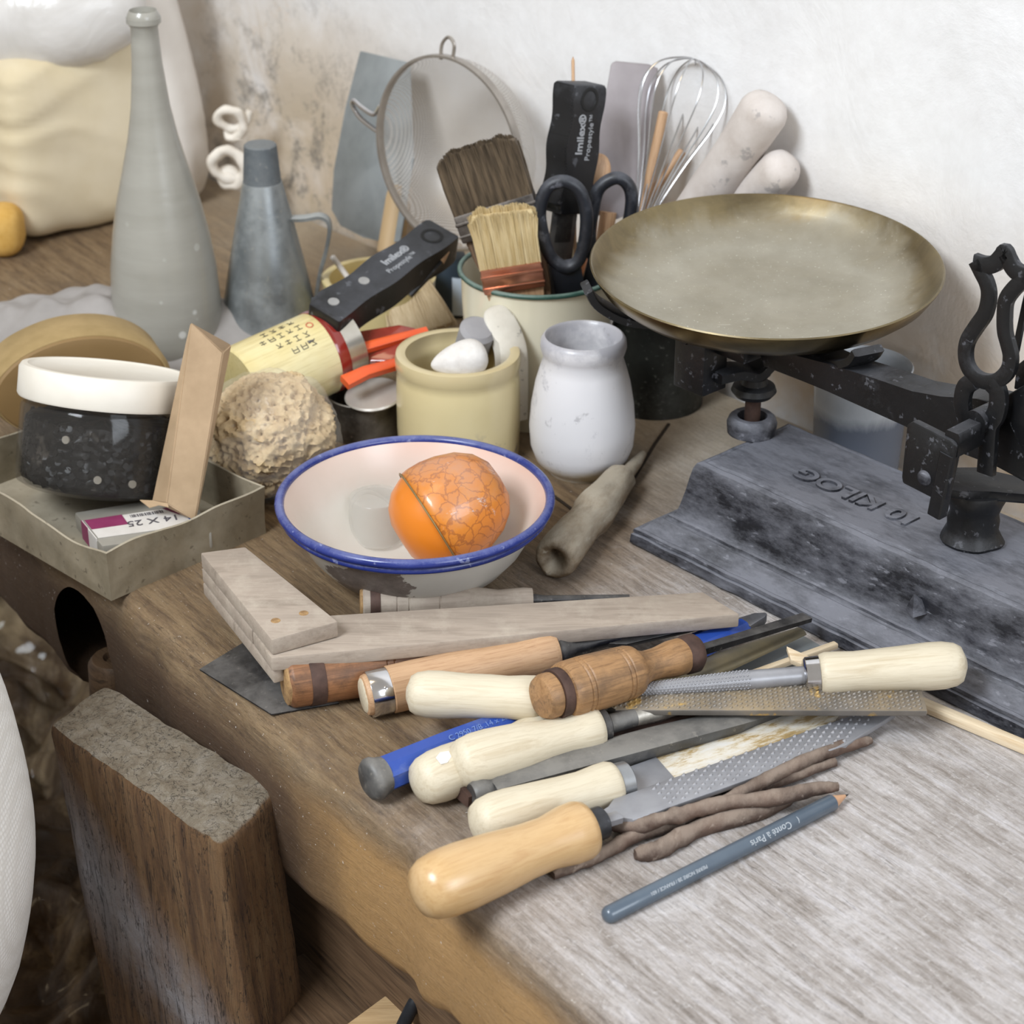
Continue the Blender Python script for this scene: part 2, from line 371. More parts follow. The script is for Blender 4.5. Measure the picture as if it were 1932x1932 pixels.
# ------------------------------------------------------------------ the bench
E0 = P(640, 1490); E1 = P(0, 930); bx_ = (E0 - E1).normalized(); by_ = Vector((-bx_.y, bx_.x, 0))
BM_ = Matrix(((bx_.x, by_.x, 0, E0.x), (bx_.y, by_.y, 0, E0.y), (0, 0, 1, 0), (0, 0, 0, 1))); BI = BM_.inverted()
TH_B = 0.104
def bench_slab():
    bm = B(); rings = []; n = 420; u0, u1 = -1.75, 0.75
    for i in range(n + 1):
        u = u0 + (u1 - u0) * i / n
        e = 0.007 * noise.noise(Vector((u * 7, 0, 3))) + 0.0025 * noise.noise(Vector((u * 30, 0, 9)))
        r = 0.013 + 0.008 * noise.noise(Vector((u * 5, 2, 5))) + 0.006 * max(0, min(1, (u - 0.05) * 5))
        e += 0.010 * math.exp(-((u - 0.02) / 0.04) ** 2) * 0.3
        # lower edge: a broken step near the front leg
        bot = -TH_B + 0.004 * noise.noise(Vector((u * 22, 1, 1))) + 0.002 * noise.noise(Vector((u * 70, 1, 1)))
        if u > 0.06: bot += 0.008 * min(1, (u - 0.075) * 60)
        # distance to the wall plane
        a = BM_ @ Vector((u, 0, 0)); wd = (WALL_T - 0.004 - (a - A0).dot(EY)) / by_.dot(EY)
        pr = [(0.45, bot), (e + 0.012, bot), (e + 0.004, bot + 0.004), (e + 0.001, bot + 0.012), (e - 0.001, -TH_B * 0.5), (e, -r - 0.012), (e + 0.001, -r - 0.004)]
        for k in range(1, 7):
            an = k / 6 * pi / 2; pr.append((e + 0.001 + r * (1 - cos(an)), -r + r * sin(an)))
        pr += [(e + r + 0.01, 0), (e + r + 0.05, 0), (wd * 0.5, 0), (wd, 0), (wd, bot)]
        ring = []
        for q, (v, z) in enumerate(pr):
            d = 0.0016 * noise.noise(Vector((u * 45, v * 60, z * 60))) + 0.0008 * noise.noise(Vector((u * 120, v * 160, z * 160))) if 2 < q < len(pr) - 4 else 0
            ring.append(bm.verts.new((u, v + (d if q < 9 else 0), z + (d * 0.7 if q >= 9 else 0))))
        rings.append(ring)
    for a, b in zip(rings, rings[1:]):
        for k in range(len(a) - 1): bm.faces.new((a[k], b[k], b[k + 1], a[k + 1]))
        bm.faces.new((a[-1], b[-1], b[0], a[0]))
    bm.faces.new(rings[0]); bm.faces.new(rings[-1]); return bm
bench = thing('workbench', 'thick old brown wooden workbench, worn and dusty, pushed against the white wall', 'workbench', BM_)
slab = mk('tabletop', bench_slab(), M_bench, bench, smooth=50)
M_gap = simple('dirt_filled_joint', '#2c231b', '#3a2f25', 0.95, 0, 80, 0.5)
for k_, pts_ in enumerate((((1030, 925), (1075, 958), (1122, 1002)), ((1122, 1002), (1180, 930), (1235, 838), (1262, 800)))):
    mk('board_joint', tube([BI @ P(x_, y_, 0.0004) for x_, y_ in pts_], 0, flat=(0.0011, 0.0006), nrm=(0, 0, 1)), M_gap, bench)
# vice-screw opening in the flank of the slab
hole_c = BI @ P(112, 1225, -0.060)
hu = hole_c.x
cut = B(); lathe([(-0.02, 0.0), (-0.0199, 0.044), (0.04, 0.036), (0.05, 0.0)], 40, bm=cut)
bmesh.ops.transform(cut, matrix=Matrix.Translation((hu, 0, -0.064)) @ Matrix.Rotation(-pi / 2, 4, 'X') @ Matrix.Diagonal((0.9, 1.0, 1, 1)), verts=cut.verts)
co = mk('cutter', cut, M_bench, bench)
md = slab.modifiers.new('b', 'BOOLEAN'); md.object = co; md.operation = 'DIFFERENCE'; md.solver = 'EXACT'
dg = bpy.context.evaluated_depsgraph_get(); nm = bpy.data.meshes.new_from_object(slab.evaluated_get(dg)); slab.modifiers.clear(); slab.data = nm
bpy.data.objects.remove(co)
M_darkwood = woodmat('dark_greasy_wood', '#4c3826', '#67503a', '#38291c', 0.6, fine=0.5)
bmx = lathe([(0, 0), (0, 0.017), (0.004, 0.019), (0.03, 0.018), (0.034, 0.015), (0.0345, 0.008), (0.031, 0.006), (0.031, 0)], 28)
mk('screw_stub', bmx, M_darkwood, bench, Matrix.Translation((hu + 0.012, 0.014, -0.106)))
mk('rail', box(-1.0, 0.72, 0.10, 0.14, -0.19, -TH_B + 0.004, 0.003), M_darkwood, bench)
# front leg board, seen below the slab
mk('leg_board', box(-0.13, 0.16, 0.028, 0.06, -0.79, -TH_B + 0.004, 0.003), M_darkwood, bench)
for sx_ in (-0.95, 0.66): mk('leg', box(sx_ - 0.04, sx_ + 0.04, 0.06, 0.14, -0.79, -TH_B, 0.004), M_darkwood, bench)

# ------------------------------------------------------------------ upright block beside the bench
def block_mat():
    t = NT('split_old_timber'); g = t.noise(5, 10, 0.7, 0.4, vec=t.map((16, 16, 1.6))); f = t.noise(6, 8, 0.75, vec=t.map((130, 130, 7)))
    col = t.ramp(g, [(0.3, '#5a3c25'), (0.5, '#8a653f'), (0.7, '#a5825a')])
    col = t.mix(t.mth('MULTIPLY', t.ramp(f, [(0.5, 0.0), (0.7, 1.0)]), 0.6), col, '#33241a')
    x, y, z = t.sep()[:3]
    top = t.mth('MULTIPLY', t.nz(), 1.0, True); tm = t.ramp(t.mth('ADD', t.mth('MULTIPLY', top, 0.9), t.mth('MULTIPLY', t.noise(30, 8, 0.8), 0.5)), [(0.75, 0.0), (0.98, 1.0)])
    dust = t.ramp(t.noise(60, 10, 0.8, 0.5), [(0.3, '#83725a'), (0.5, '#b0a38e'), (0.7, '#d0c7b9')])
    col = t.mix(t.mth('MULTIPLY', tm, 0.9), col, dust)
    # bright patch of light across the outer face, painted into the colour
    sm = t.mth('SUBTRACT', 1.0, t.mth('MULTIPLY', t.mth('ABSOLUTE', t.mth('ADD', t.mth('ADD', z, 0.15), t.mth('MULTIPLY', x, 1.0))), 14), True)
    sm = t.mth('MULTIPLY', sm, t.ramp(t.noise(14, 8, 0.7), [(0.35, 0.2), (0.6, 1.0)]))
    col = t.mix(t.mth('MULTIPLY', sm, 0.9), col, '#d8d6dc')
    fn = t.noise(150, 10, 0.9, 1.2); col = t.mix(t.mth('MULTIPLY', t.ramp(fn, [(0.52, 0.0), (0.62, 1.0)]), 0.55), col, '#45382a')
    fib = t.noise(5, 6, 0.8, 2.0, vec=t.map((260, 40, 60), (0, 0, 0.8))); col = t.mix(t.mth('MULTIPLY', t.mth('MULTIPLY', t.ramp(fib, [(0.58, 0.0), (0.66, 1.0)]), tm), 0.7), col, '#d3cbbd')
    ck = t.ramp(t.mth('ABSOLUTE', t.mth('SUBTRACT', t.noise(4, 5, 0.6, 0.4, vec=t.map((26, 26, 3))), 0.5)), [(0.0, 1.0), (0.012, 0.0)])
    col = t.mix(t.mth('MULTIPLY', ck, 0.8), col, '#1d130c')
    h = t.mth('SUBTRACT', t.mth('ADD', t.mth('MULTIPLY', f, 1.0), t.mth('MULTIPLY', fn, -1.4)), ck); t.bump(h, 1.0, 0.0022)
    return t.out(col, 0.8)
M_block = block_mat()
zt = -0.045
c0, c1, c2, c3 = P(192, 1285, zt), P(522, 1490, zt), P(415, 1600, zt), P(88, 1368, zt)
def block():
    bm = B(); n = 70; loops = []
    cs = [c0, c1, c2, c3]; cen = sum(cs, Vector()) / 4
    per = []
    for k in range(4):
        a, b = cs[k], cs[(k + 1) % 4]; L = (b - a).length; m = max(4, int(L / 0.004))
        for i in range(m): per.append(a.lerp(b, i / m))
    # soften plan corners
    for _ in range(3): per = [(per[i - 1] + per[i] * 2 + per[(i + 1) % len(per)]) / 4 for i in range(len(per))]
    lean = Vector((0.075, -0.02, -1.0))
    prof = [(0.0, 0.90), (0.0, 0.955), (-0.002, 0.985), (-0.006, 1.0)] + [(-0.006 - 0.012 * i, 1.0) for i in range(1, 40)]
    prof += [(-0.5, 1.0), (-0.74, 1.0)]
    for z, sc in prof:
        lp = []
        for p in per:
            q = cen + (p - cen) * sc + lean * (-z)
            k = 0.0022 if sc >= 1 else 0.0012
            d = noise.noise_vector(Vector((p.x * 60, p.y * 60, z * 9))) * k + noise.noise_vector(Vector((p.x * 200, p.y * 200, z * 30))) * k * 0.5
            if sc < 1: d.z = noise.noise(p * 45) * 0.0022
            lp.append(bm.verts.new(q + d - cen))
        loops.append(lp)
    for a, b in zip(loops, loops[1:]):
        for i in range(len(a)): bm.faces.new((a[i], b[i], b[(i + 1) % len(a)], a[(i + 1) % len(a)]))
    # top cap in rings
    last = loops[0]
    for sc in (0.75, 0.55, 0.35, 0.15):
        lp = []
        for i, p in enumerate(per):
            q = (p - cen) * 0.90 * sc + Vector((0, 0, 0.0015 + noise.noise(Vector((p.x * 50 * sc, p.y * 50 * sc, sc))) * 0.003)); lp.append(bm.verts.new(q))
        for i in range(len(lp)): bm.faces.new((lp[i], last[i], last[(i + 1) % len(lp)], lp[(i + 1) % len(lp)]))
        last = lp
    bm.faces.new(last); bm.faces.new(loops[-1]); return bm, cen
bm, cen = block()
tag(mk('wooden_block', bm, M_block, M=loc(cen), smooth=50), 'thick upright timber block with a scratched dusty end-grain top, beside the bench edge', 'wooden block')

# ------------------------------------------------------------------ things on the floor side
def weave():
    t = NT('woven_white_sack'); v = t.map((1, 1, 1)); d = t.vor(330, rnd=0.15)
    col = t.mix(t.mth('MULTIPLY', t.ramp(d, [(0.3, 0.0), (0.5, 1.0)]), 0.5), '#f2f0ec', '#d5d0c8'); t.bump(d, 0.5, 0.0008); return t.out(col, 0.6)
M_weave = weave()
def sackf(prof, seg, amp, fr, seed=0):
    bm = lathe(prof, seg); 
    for v in bm.verts:
        n_ = noise.noise(v.co * fr + Vector((seed, 0, 0))); r = Vector((v.co.x, v.co.y, 0)).normalized(); v.co += r * (n_ * amp + (0.012 * noise.noise(Vector((v.co.x * 7, v.co.y * 7, v.co.z * 3 + seed))) if abs(atan2(v.co.y, v.co.x)) > 0.9 else 0))
    return bm
pr = [(-0.795, 0.0), (-0.795, 0.19)]
kz = [(-0.78, 0.205), (-0.5, 0.215), (-0.28, 0.196), (-0.199, 0.197), (-0.14, 0.222), (-0.085, 0.232), (-0.03, 0.228), (0.04, 0.214), (0.10, 0.19), (0.16, 0.16), (0.22, 0.12), (0.25, 0.06), (0.255, 0)]
pp = smoothpath([Vector((r, 0, z)) for z, r in kz], 4); pr += [(p.z, max(0, p.x)) for p in pp]
pr[-1] = (pr[-1][0], 0)
tag(mk('woven_bag', sackf(pr, 96, 0.006, 9, 4), M_weave, M=loc((-0.505, 0.96, 0)), smooth=80), 'large white woven plastic sack standing on the floor at the left edge', 'sack')
# crumpled plastic sheeting
def plast():
    t = NT('grimy_clear_plastic'); f = t.noise(9, 8, 0.7, 1.0); v = t.noise(26, 8, 0.7, 1.5)
    col = t.ramp(f, [(0.3, '#2a1c11'), (0.5, '#54402b'), (0.68, '#a08a6b')]); t.bump(v, 0.8, 0.012); return t.out(col, 0.38, Coat_Weight=0.2)
def shf(u, v):
    x = -0.62 + 0.40 * u; y = 1.20 + 0.62 * v - 0.0 * u
    rn = abs(noise.noise(Vector((x * 7, y * 7, 0)))) * 0.10 + abs(noise.noise(Vector((x * 22, y * 22, 4)))) * 0.035
    return Vector((x, y, -0.44 + rn))
bm = grid(140, 170, shf); ex_ = bmesh.ops.extrude_face_region(bm, geom=bm.faces[:])
for v in ex_['geom']:
    if isinstance(v, bmesh.types.BMVert): v.co.z = -0.797

sh = mk('plastic_sheet', bm, pack('grimy_clear_plastic', plast), smooth=60); tag(sh, 'crumpled brownish plastic-wrapped heap in the gap between the white sack and the timber block', 'plastic sheet')
# pale plank and black cable under the bench
q = [P(640, 1940, -0.16), P(795, 1826, -0.16), P(1010, 1900, -0.16), P(900, 2060, -0.16)]
M_plank = woodmat('pale_plank_wood', '#a88a62', '#b89b73', '#8f7350', 0.7, fine=0.5)
tag(mk('wooden_plank', prism([p + Vector((0, 0, 0)) for p in q], (0, 0, -0.03), 0.002), M_plank), 'pale rough plank lying below the front corner of the bench', 'plank')
cb = [P(815, 1815, -0.147), P(800, 1860, -0.142), P(775, 1905, -0.148), P(750, 1960, -0.15), P(735, 2010, -0.152)]
tag(mk('black_cable', tube(smoothpath(cb), 0.004, 10), simple('black_rubber', '#17181b', '#24262a', 0.5)), 'black cable lying over the pale plank under the bench', 'cable')
mk('shelf', box(-0.10, 0.40, -0.03, 0.40, -0.205, -0.1905, 0.002), M_darkwood, bench)

# ================================================================== THE SCALE
scale = thing('balance_scale', 'old black cast-iron balance scale with moulded plinth, dusty, beside the wall', 'scale', SM)
L0, L1, W0, W1 = -0.012, 0.46, 0.0, 0.145
def plinth():
    bm = B(); pr = [(0.0, 0.0012), (0.002, -0.0004), (0.0085, 0.0), (0.0095, 0.0022), (0.0102, 0.0008), (0.0122, 0.0012), (0.0130, 0.0030), (0.0122, 0.0046), (0.0132, 0.0058), (0.0180, 0.0105), (0.0205, 0.0135), (0.0196, 0.0152), (0.0208, 0.0162), (0.0226, 0.0166), (0.0234, 0.0180), (0.0226, 0.0192), (0.0240, 0.0202),
          (0.030, 0.0216), (0.040, 0.0238), (0.050, 0.0256), (0.0565, 0.0268), (0.0600, 0.0284), (0.0615, 0.0312), (0.0608, 0.0330), (0.0620, 0.0348)]
    loops = []
    n = 90; m = 26
    for z, d in pr:
        lp = []; x0, x1, y0, y1 = L0 + d, L1 - d, W0 + d, W1 - d
        for i in range(n): lp.append((x0 + (x1 - x0) * i / n, y0, z))
        for i in range(m): lp.append((x1, y0 + (y1 - y0) * i / m, z))
        for i in range(n): lp.append((x1 - (x1 - x0) * i / n, y1, z))
        for i in range(m): lp.append((x0, y1 - (y1 - y0) * i / m, z))
        loops.append([bm.verts.new(Vector(p) + noise.noise_vector(Vector(p) * 70) * 0.0006) for p in lp])
    for a, b in zip(loops, loops[1:]):
        for i in range(len(a)): bm.faces.new((a[i], a[(i + 1) % len(a)], b[(i + 1) % len(a)], b[i]))
    bm.faces.new(loops[-1]); bm.faces.new(list(reversed(loops[0]))); return bm
base = mk('base', plinth(), M_base, scale, smooth=28)
text('10 KILOG', 0.0195, M_base, base, Matrix.Translation((0.118, 0.064, 0.0622)) @ Matrix.Rotation(pi, 4, 'Z'), 'raised_lettering', ext=0.0014, bold=0.0004, sx=1.15)
mk('casting_lug', lathe([(0, 0.007), (0.006, 0.004), (0.013, 0.0)], 5), M_base, base, Matrix.Translation(T(1730, 1150, 0.022)) @ Matrix.Rotation(0.35, 4, 'X'))
PS = Vector((0.011, 0.086, 0.062))     # left post
mk('collar', lathe([(0, 0.0158), (0.007, 0.0165), (0.0105, 0.0152), (0.012, 0.0135), (0.0118, 0.0098), (0.003, 0.009), (0.003, 0)], 40), M_base, scale, Matrix.Translation(PS))
mk('plunger', lathe([(0, 0.0052), (0.036, 0.0052)], 24), M_rust, scale, Matrix.Translation(PS + Vector((0, 0, 0.003))))
kz0 = T(1420, 735, 0.086).z - 0.062
mk('stop_disc', lathe([(kz0 - 0.004, 0.006), (kz0 - 0.0035, 0.012), (kz0, 0.0148), (kz0 + 0.0035, 0.0135), (kz0 + 0.005, 0.009), (kz0 + 0.009, 0.008), (kz0 + 0.012, 0.0105), (kz0 + 0.014, 0.008)], 36), M_iron, scale, Matrix.Translation(PS))
# cross arms carrying the pan
cz = 0.150; cc = Vector((0.011, 0.086, cz))
cx = B()
pan_c = P(1447, 499, 0.172); pl = SM.inverted() @ pan_c
def prong(px, py, z=0.160):
    """curved iron arm from the hub to a hooked tip on the rim of the pan"""
    q = SM.inverted() @ P(px, py, z); d = Vector((q.x - pl.x, q.y - pl.y, 0)); R = max(d.length, 0.1165); d.normalize()
    hub = Vector((pl.x, pl.y, 0.138)); rise = q.z - 0.139
    pts = [hub, hub + d * 0.05, hub + d * (R - 0.030) + Vector((0, 0, 0.002)), hub + d * (R - 0.008) + Vector((0, 0, rise * 0.55)), Vector((hub.x, hub.y, 0)) + d * R + Vector((0, 0, q.z))]
    tube(smoothpath(pts, 5), 0, flat=lambda t: (0.0105, 0.0028), nrm=d.cross(Vector((0, 0, 1))).cross(d) , bm=cx)
prong(1140, 540, 0.163); prong(1592, 632, 0.158); prong(1322, 372, 0.160); prong(1736, 446, 0.160)
mk('pan_support', cx, M_iron, scale)
bk = B()
a = T(1283, 645, 0.045); b = T(1340, 655, 0.045); c = T(1340, 740, 0.045); d = T(1283, 713, 0.045)
box(a.x, b.x, 0.040, 0.062, d.z - 0.004, 0.140, 0.0012, bm=bk)
box(b.x - 0.006, pl.x + 0.03, 0.052, 0.068, 0.128, 0.141, 0.001, bm=bk)
box(-0.004 + pl.x, 0.03 + pl.x, 0.05, 0.115, 0.127, 0.1415, 0.001, bm=bk)
mk('bracket', bk, M_iron, scale)
mk('screw', lathe([(0, 0.0036), (0.0012, 0.0032), (0.0014, 0)], 20), M_iron, scale, Matrix.Translation((a.x + 0.0085, 0.040, 0.134)) @ Matrix.Rotation(pi / 2, 4, 'X'))
# curved tongue from bracket down to the stop disc
tg = [T(1350, 712, 0.05), T(1385, 700, 0.066), T(1420, 700, 0.080), T(1455, 672, 0.092), T(1478, 650, 0.10)]
mk('tongue', tube(smoothpath(tg, 6), 0, flat=lambda t: (0.006 + 0.005 * sin(pi * t), 0.0035), nrm=(0, 0, 1)), M_iron, scale)
# beam
def P3(pts, t): return [T(x, y, t) for x, y in pts]
bp = P3([(1430, 662), (1490, 668), (1560, 686), (1650, 714), (1720, 738), (1775, 748), (1840, 752), (1900, 765), (1960, 790), (2060, 830), (2060, 960), (1960, 925), (1880, 880), (1800, 850), (1705, 803), (1560, 738), (1440, 692)], 0.062)
mk('beam', prism(bp, (0, 0.022, 0), 0.0012), M_iron, scale)
# central column
cc0 = T(1837, 985, 0.072); cc0.z = 0.062
mk('column', lathe([(0, 0.0175), (0.002, 0.0185), (0.006, 0.0165), (0.010, 0.0145), (0.016, 0.0150), (0.020, 0.0140), (0.025, 0.0155), (0.030, 0.0175), (0.034, 0.0165)], 36, wob=0.12, seed=2), M_iron, scale, Matrix.Translation(cc0))
fz = cc0.z + 0.033
fl = [(-0.030, -0.022), (-0.012, -0.024), (0.004, -0.016), (0.012, -0.004), (0.030, 0.010), (0.044, 0.016), (0.044, 0.026), (0.030, 0.028), (0.010, 0.020), (-0.012, 0.016), (-0.026, 0.0)]
mk('flange', prism([(x, y, 0) for x, y in fl], (0, 0, 0.006), 0.0016), M_iron, scale, Matrix.Translation((cc0.x, cc0.y, fz)))
# forked bearing: plate, arm, legs
ft = 0.020
pf = P3([(1710, 802), (1722, 795), (1796, 832), (1804, 842), (1783, 944), (1772, 948), (1702, 912), (1700, 900)], ft)
br = prism(pf, (0, 0.0055, 0), 0.0014)
aa = P3([(1786, 826), (1850, 778), (1872, 782), (1872, 812), (1800, 862), (1788, 862)], ft)
# arm runs back (along t) from the plate to the knife edge
p1 = T(1797, 836, ft); 
tube([Vector((p1.x - 0.002, ft + 0.002, p1.z - 0.002)), Vector((p1.x - 0.002, 0.058, p1.z - 0.001))], 0, flat=(0.0048, 0.0075), nrm=(0, 0, 1), bm=br)
tube([Vector((p1.x - 0.003, ft + 0.003, p1.z - 0.008)), Vector((p1.x - 0.008, ft + 0.004, fz + 0.004))], 0, flat=(0.0045, 0.004), nrm=(0, 1, 0), bm=br)
mk('bearing_plate', br, M_iron, scale)
rv = T(1744, 902, ft)
mk('rivet', lathe([(0, 0.0048), (0.001, 0.0045), (0.0022, 0.0028), (0.0026, 0)], 20), M_base, scale, Matrix.Translation((rv.x, ft + 0.0002, rv.z)) @ Matrix.Rotation(pi / 2, 4, 'X'))
tz = 0.048
def z5(pts): return [T(1780 + x / 4.197, 440 + y / 4.197, tz) for x, y in pts]
ly = B()
def rib(pts, wdt, closed=False): tube(smoothpath(z5(pts), 6, closed), 0, flat=(wdt * 1.2, 0.0022), nrm=(0, 1, 0), bm=ly, closed=closed)
rib([(258, 215), (300, 300), (348, 400), (362, 500), (335, 630), (262, 740), (195, 850), (178, 960), (200, 1060), (265, 1140), (350, 1175), (440, 1160), (515, 1085), (535, 980), (515, 880), (490, 780), (487, 650), (500, 530), (560, 440), (640, 370), (720, 330)], 0.0036)
rib([(250, 225), (330, 250), (410, 240), (470, 180), (492, 150), (520, 210), (570, 290), (650, 335), (740, 350)], 0.0040)
rib([(240, 1170), (180, 1215), (155, 1300), (158, 1400), (190, 1500)], 0.0042)
rib([(380, 1180), (430, 1240), (440, 1330), (420, 1430), (370, 1520), (355, 1700), (340, 1900)], 0.0045)
mk('indicator_frame', ly, M_iron, scale)
nd = z5([(607, 132), (618, 160), (600, 300), (540, 620), (470, 980), (430, 1140), (380, 1140), (430, 940), (500, 600), (585, 250)])
mk('pointer', prism([p + Vector((0, 0.014, 0)) for p in nd], (0, 0.002, 0)), M_iron, scale)
hb = T(1862, 775, 0.05)
mk('pivot_pin', lathe([(0, 0.0075), (0.028, 0.0075)], 24), M_iron, scale, Matrix.Translation((hb.x - 0.002, 0.042, hb.z - 0.006)) @ Matrix.Rotation(-pi / 2, 4, 'X'))
s2 = P3([(1905, 790), (1888, 770), (1900, 745), (1935, 725), (1990, 705), (1990, 690), (2040, 690), (2040, 740), (1975, 745), (1930, 765), (1935, 810), (1965, 850), (2010, 880), (1990, 900), (1940, 870), (1915, 830)], 0.055)
mk('second_arm', prism(s2, (0, 0.014, 0), 0.0012), M_iron, scale)
s3 = P3([(1917, 690), (1932, 678), (2000, 668), (2000, 740), (1912, 735)], 0.075)
mk('far_bracket', prism(s3, (0, 0.02, 0), 0.001), M_iron, scale)
mk('right_post', lathe([(0, 0.017), (0.01, 0.016), (0.012, 0.007), (0.07, 0.006)], 24), M_iron, scale, Matrix.Translation((0.40, 0.086, 0.062)))

# brass pan (lifts off)
def brass():
    t = NT('tarnished_brass'); x, y, z = t.sep()[:3]
    r = t.mth('POWER', t.mth('ADD', t.mth('MULTIPLY', x, x), t.mth('MULTIPLY', y, y)), 0.5)
    rn = t.mth('ADD', r, t.mth('MULTIPLY', t.mth('SUBTRACT', t.noise(16, 6, 0.6, 0.6), 0.5), 0.05))
    dust = t.ramp(rn, [(0.0, 0.95), (0.045, 0.85), (0.075, 1.0), (0.098, 0.7), (0.108, 0.15)])
    up = t.nz(); upm = t.ramp(up, [(0.0, 0.0), (0.5, 1.0)])
    f = t.noise(30, 8, 0.7, 0.5, vec=t.map((1, 2.2, 1)))
    b = t.ramp(f, [(0.3, '#6a5d42'), (0.7, '#8b7b56')]); dc = t.ramp(t.noise(20, 8, 0.7), [(0.3, '#938e80'), (0.7, '#aaa598')])
    m = t.mth('MULTIPLY', dust, upm)
    col = t.mix(t.mth('MULTIPLY', m, 0.95), b, dc)
    sc = t.mth('MULTIPLY', t.ramp(t.noise(60, 4, 0.6, 1.5, vec=t.map((0.5, 3.5, 1), (0, 0, 0.6))), [(0.68, 0.0), (0.72, 1.0)]), m)
    sp = t.mth('MULTIPLY', t.ramp(t.noise(600, 2, 0.5), [(0.69, 0.0), (0.73, 1.0)]), m)
    col = t.mix(t.mth('MULTIPLY', sc, 0.35), col, '#e0dccf'); col = t.mix(t.mth('MULTIPLY', sp, 0.6), col, '#e6e2d6')
    ro = t.mth('ADD', 0.27, t.mth('MULTIPLY', m, 0.38)); me = t.mth('SUBTRACT', 1.0, t.mth('MULTIPLY', m, 0.72))
    t.bump(f, 0.1, 0.0005); return t.out(col, ro, me)
pr = [(0.0, 0), (0.0, 0.05), (0.001, 0.070), (0.0035, 0.086), (0.0085, 0.098), (0.0155, 0.1065), (0.0245, 0.1122), (0.0262, 0.1128), (0.0270, 0.1120), (0.0262, 0.1107), (0.0170, 0.1055), (0.0103, 0.0970), (0.0055, 0.085), (0.0032, 0.070), (0.0022, 0.045), (0.0015, 0.028), (0.0012, 0.0)]
PM = Matrix.Translation(pan_c + Vector((0, 0.004, 0.0))) @ Matrix.Rotation(radians(3.2), 4, Vector((1, -0.12, 0))) @ Matrix.Translation((0, 0, -0.026))
tag(mk('brass_pan', lathe(pr, 128), pack('tarnished_brass', brass), M=PM, smooth=50), 'wide shallow tarnished brass pan on top of the black scale', 'scale pan')

# ================================================================== BACK LEFT: sacks, bottle, can
M_cloth = simple('cream_sack_cloth', '#cdbd9b', '#dccfb4', 0.85, 0, 7, 0.3, dist=0.004)
M_white_sack = simple('white_paper_sack', '#cfc8c0', '#dcd6cf', 0.7, 0, 12, 0.2, dist=0.003)
def pillow(hx, hy, hz, amp, fold, seed=0, p=3.0, n=3, zf=1):
    """soft filled sack: a rounded box with horizontal folds"""
    bm = B(); bmesh.ops.create_uvsphere(bm, u_segments=96, v_segments=72, radius=1)
    for v in bm.verts:
        c = v.co; m = (abs(c.x) ** p + abs(c.y) ** p + abs(c.z) ** p) ** (1 / p); q = c / m
        q = Vector((q.x * hx, q.y * hy, q.z * hz)); nrm = c.normalized()
        d = amp * noise.noise(q * 9 + Vector((seed, 0, 0))) + fold * (1 - abs(noise.noise(Vector((q.x * 5, q.y * 5, q.z * 42 * zf + 3 * noise.noise(q * 8))))) * 3) * 0.5
        v.co = q + nrm * d
    return bm
tag(mk('cloth_sack', pillow(0.088, 0.055, 0.082, 0.004, 0.004, 2, 6.0), M_cloth, M=Matrix.Translation((-0.398, 1.845, 0.082)) @ Matrix.Rotation(radians(43), 4, 'Z'), smooth=80), 'cream cloth sack with horizontal creases at the top left of the bench', 'sack')
def thinplastic():
    t = NT('milky_plastic_film'); f = t.noise(14, 6, 0.6, 1.0); t.bump(f, 0.6, 0.004)
    return t.out(t.ramp(f, [(0.3, '#cfcbc6'), (0.7, '#e6e3e0')]), 0.25, Alpha=0.8)
tag(mk('plastic_bag', pillow(0.085, 0.045, 0.042, 0.010, 0.004, 9, 2.4, zf=.4), pack('milky_plastic_film', thinplastic), M=Matrix.Translation(PY(88, 30, 1.83)) @ Matrix.Rotation(radians(-6), 4, 'Y'), smooth=80), 'milky see-through plastic bag resting on top of the cream cloth sack', 'plastic bag')
pw = PY(350, 150, 1.86)
tag(mk('paper_sack', pillow(0.052, 0.03, 0.155, 0.004, 0.001, 5, 3.5), M_white_sack, M=Matrix.Translation((-0.345, 1.885, 0.15)) @ Matrix.Rotation(radians(-11), 4, 'Y') @ Matrix.Rotation(radians(-30), 4, 'Z'), smooth=80), 'tall off-white sack leaning on the wall directly behind the glass bottle', 'sack')
# yellow lump at the frame edge
tag(mk('yellow_sponge', pillow(0.022, 0.02, 0.022, 0.003, 0.001, 3), simple('yellow_foam', '#c79a4a', '#d8ae62', 0.9, 0, 90, 0.5), M=Matrix.Translation(P(-5, 432, 0.022)), smooth=80), 'yellow sponge at the left frame edge below the cream sack', 'sponge')
# curled white offcuts behind the can
M_curl = simple('white_plaster', '#dcd3c6', '#e8e1d6', 0.8, 0, 60, 0.4)
for px, py, Y, s_, lb, h0 in ((440, 235, 1.83, 0.95, 'curled white cloth scrap, upper one of two beside the tall off-white sack', 0), (438, 320, 1.81, 1.25, 'curled white cloth scrap just behind the grey conical can cap', 1)):
    c = PY(px, py, Y); pts = []
    for k in range(26):
        a = k * 0.5; r = 0.004 + 0.0005 * k; pts.append(Vector((cos(a) * r * s_, sin(k * 0.3) * 0.004, sin(a) * r * s_ + (k - 13) * 0.0011)))
    bm = tube(smoothpath(pts, 3), 0.0042 * s_, 10); jitter(bm, 0.0025, 90, px)
    tag(mk('cloth_scrap', bm, M_curl, M=loc(c), smooth=80), lb, 'cloth', 'curled white scraps by the wall')
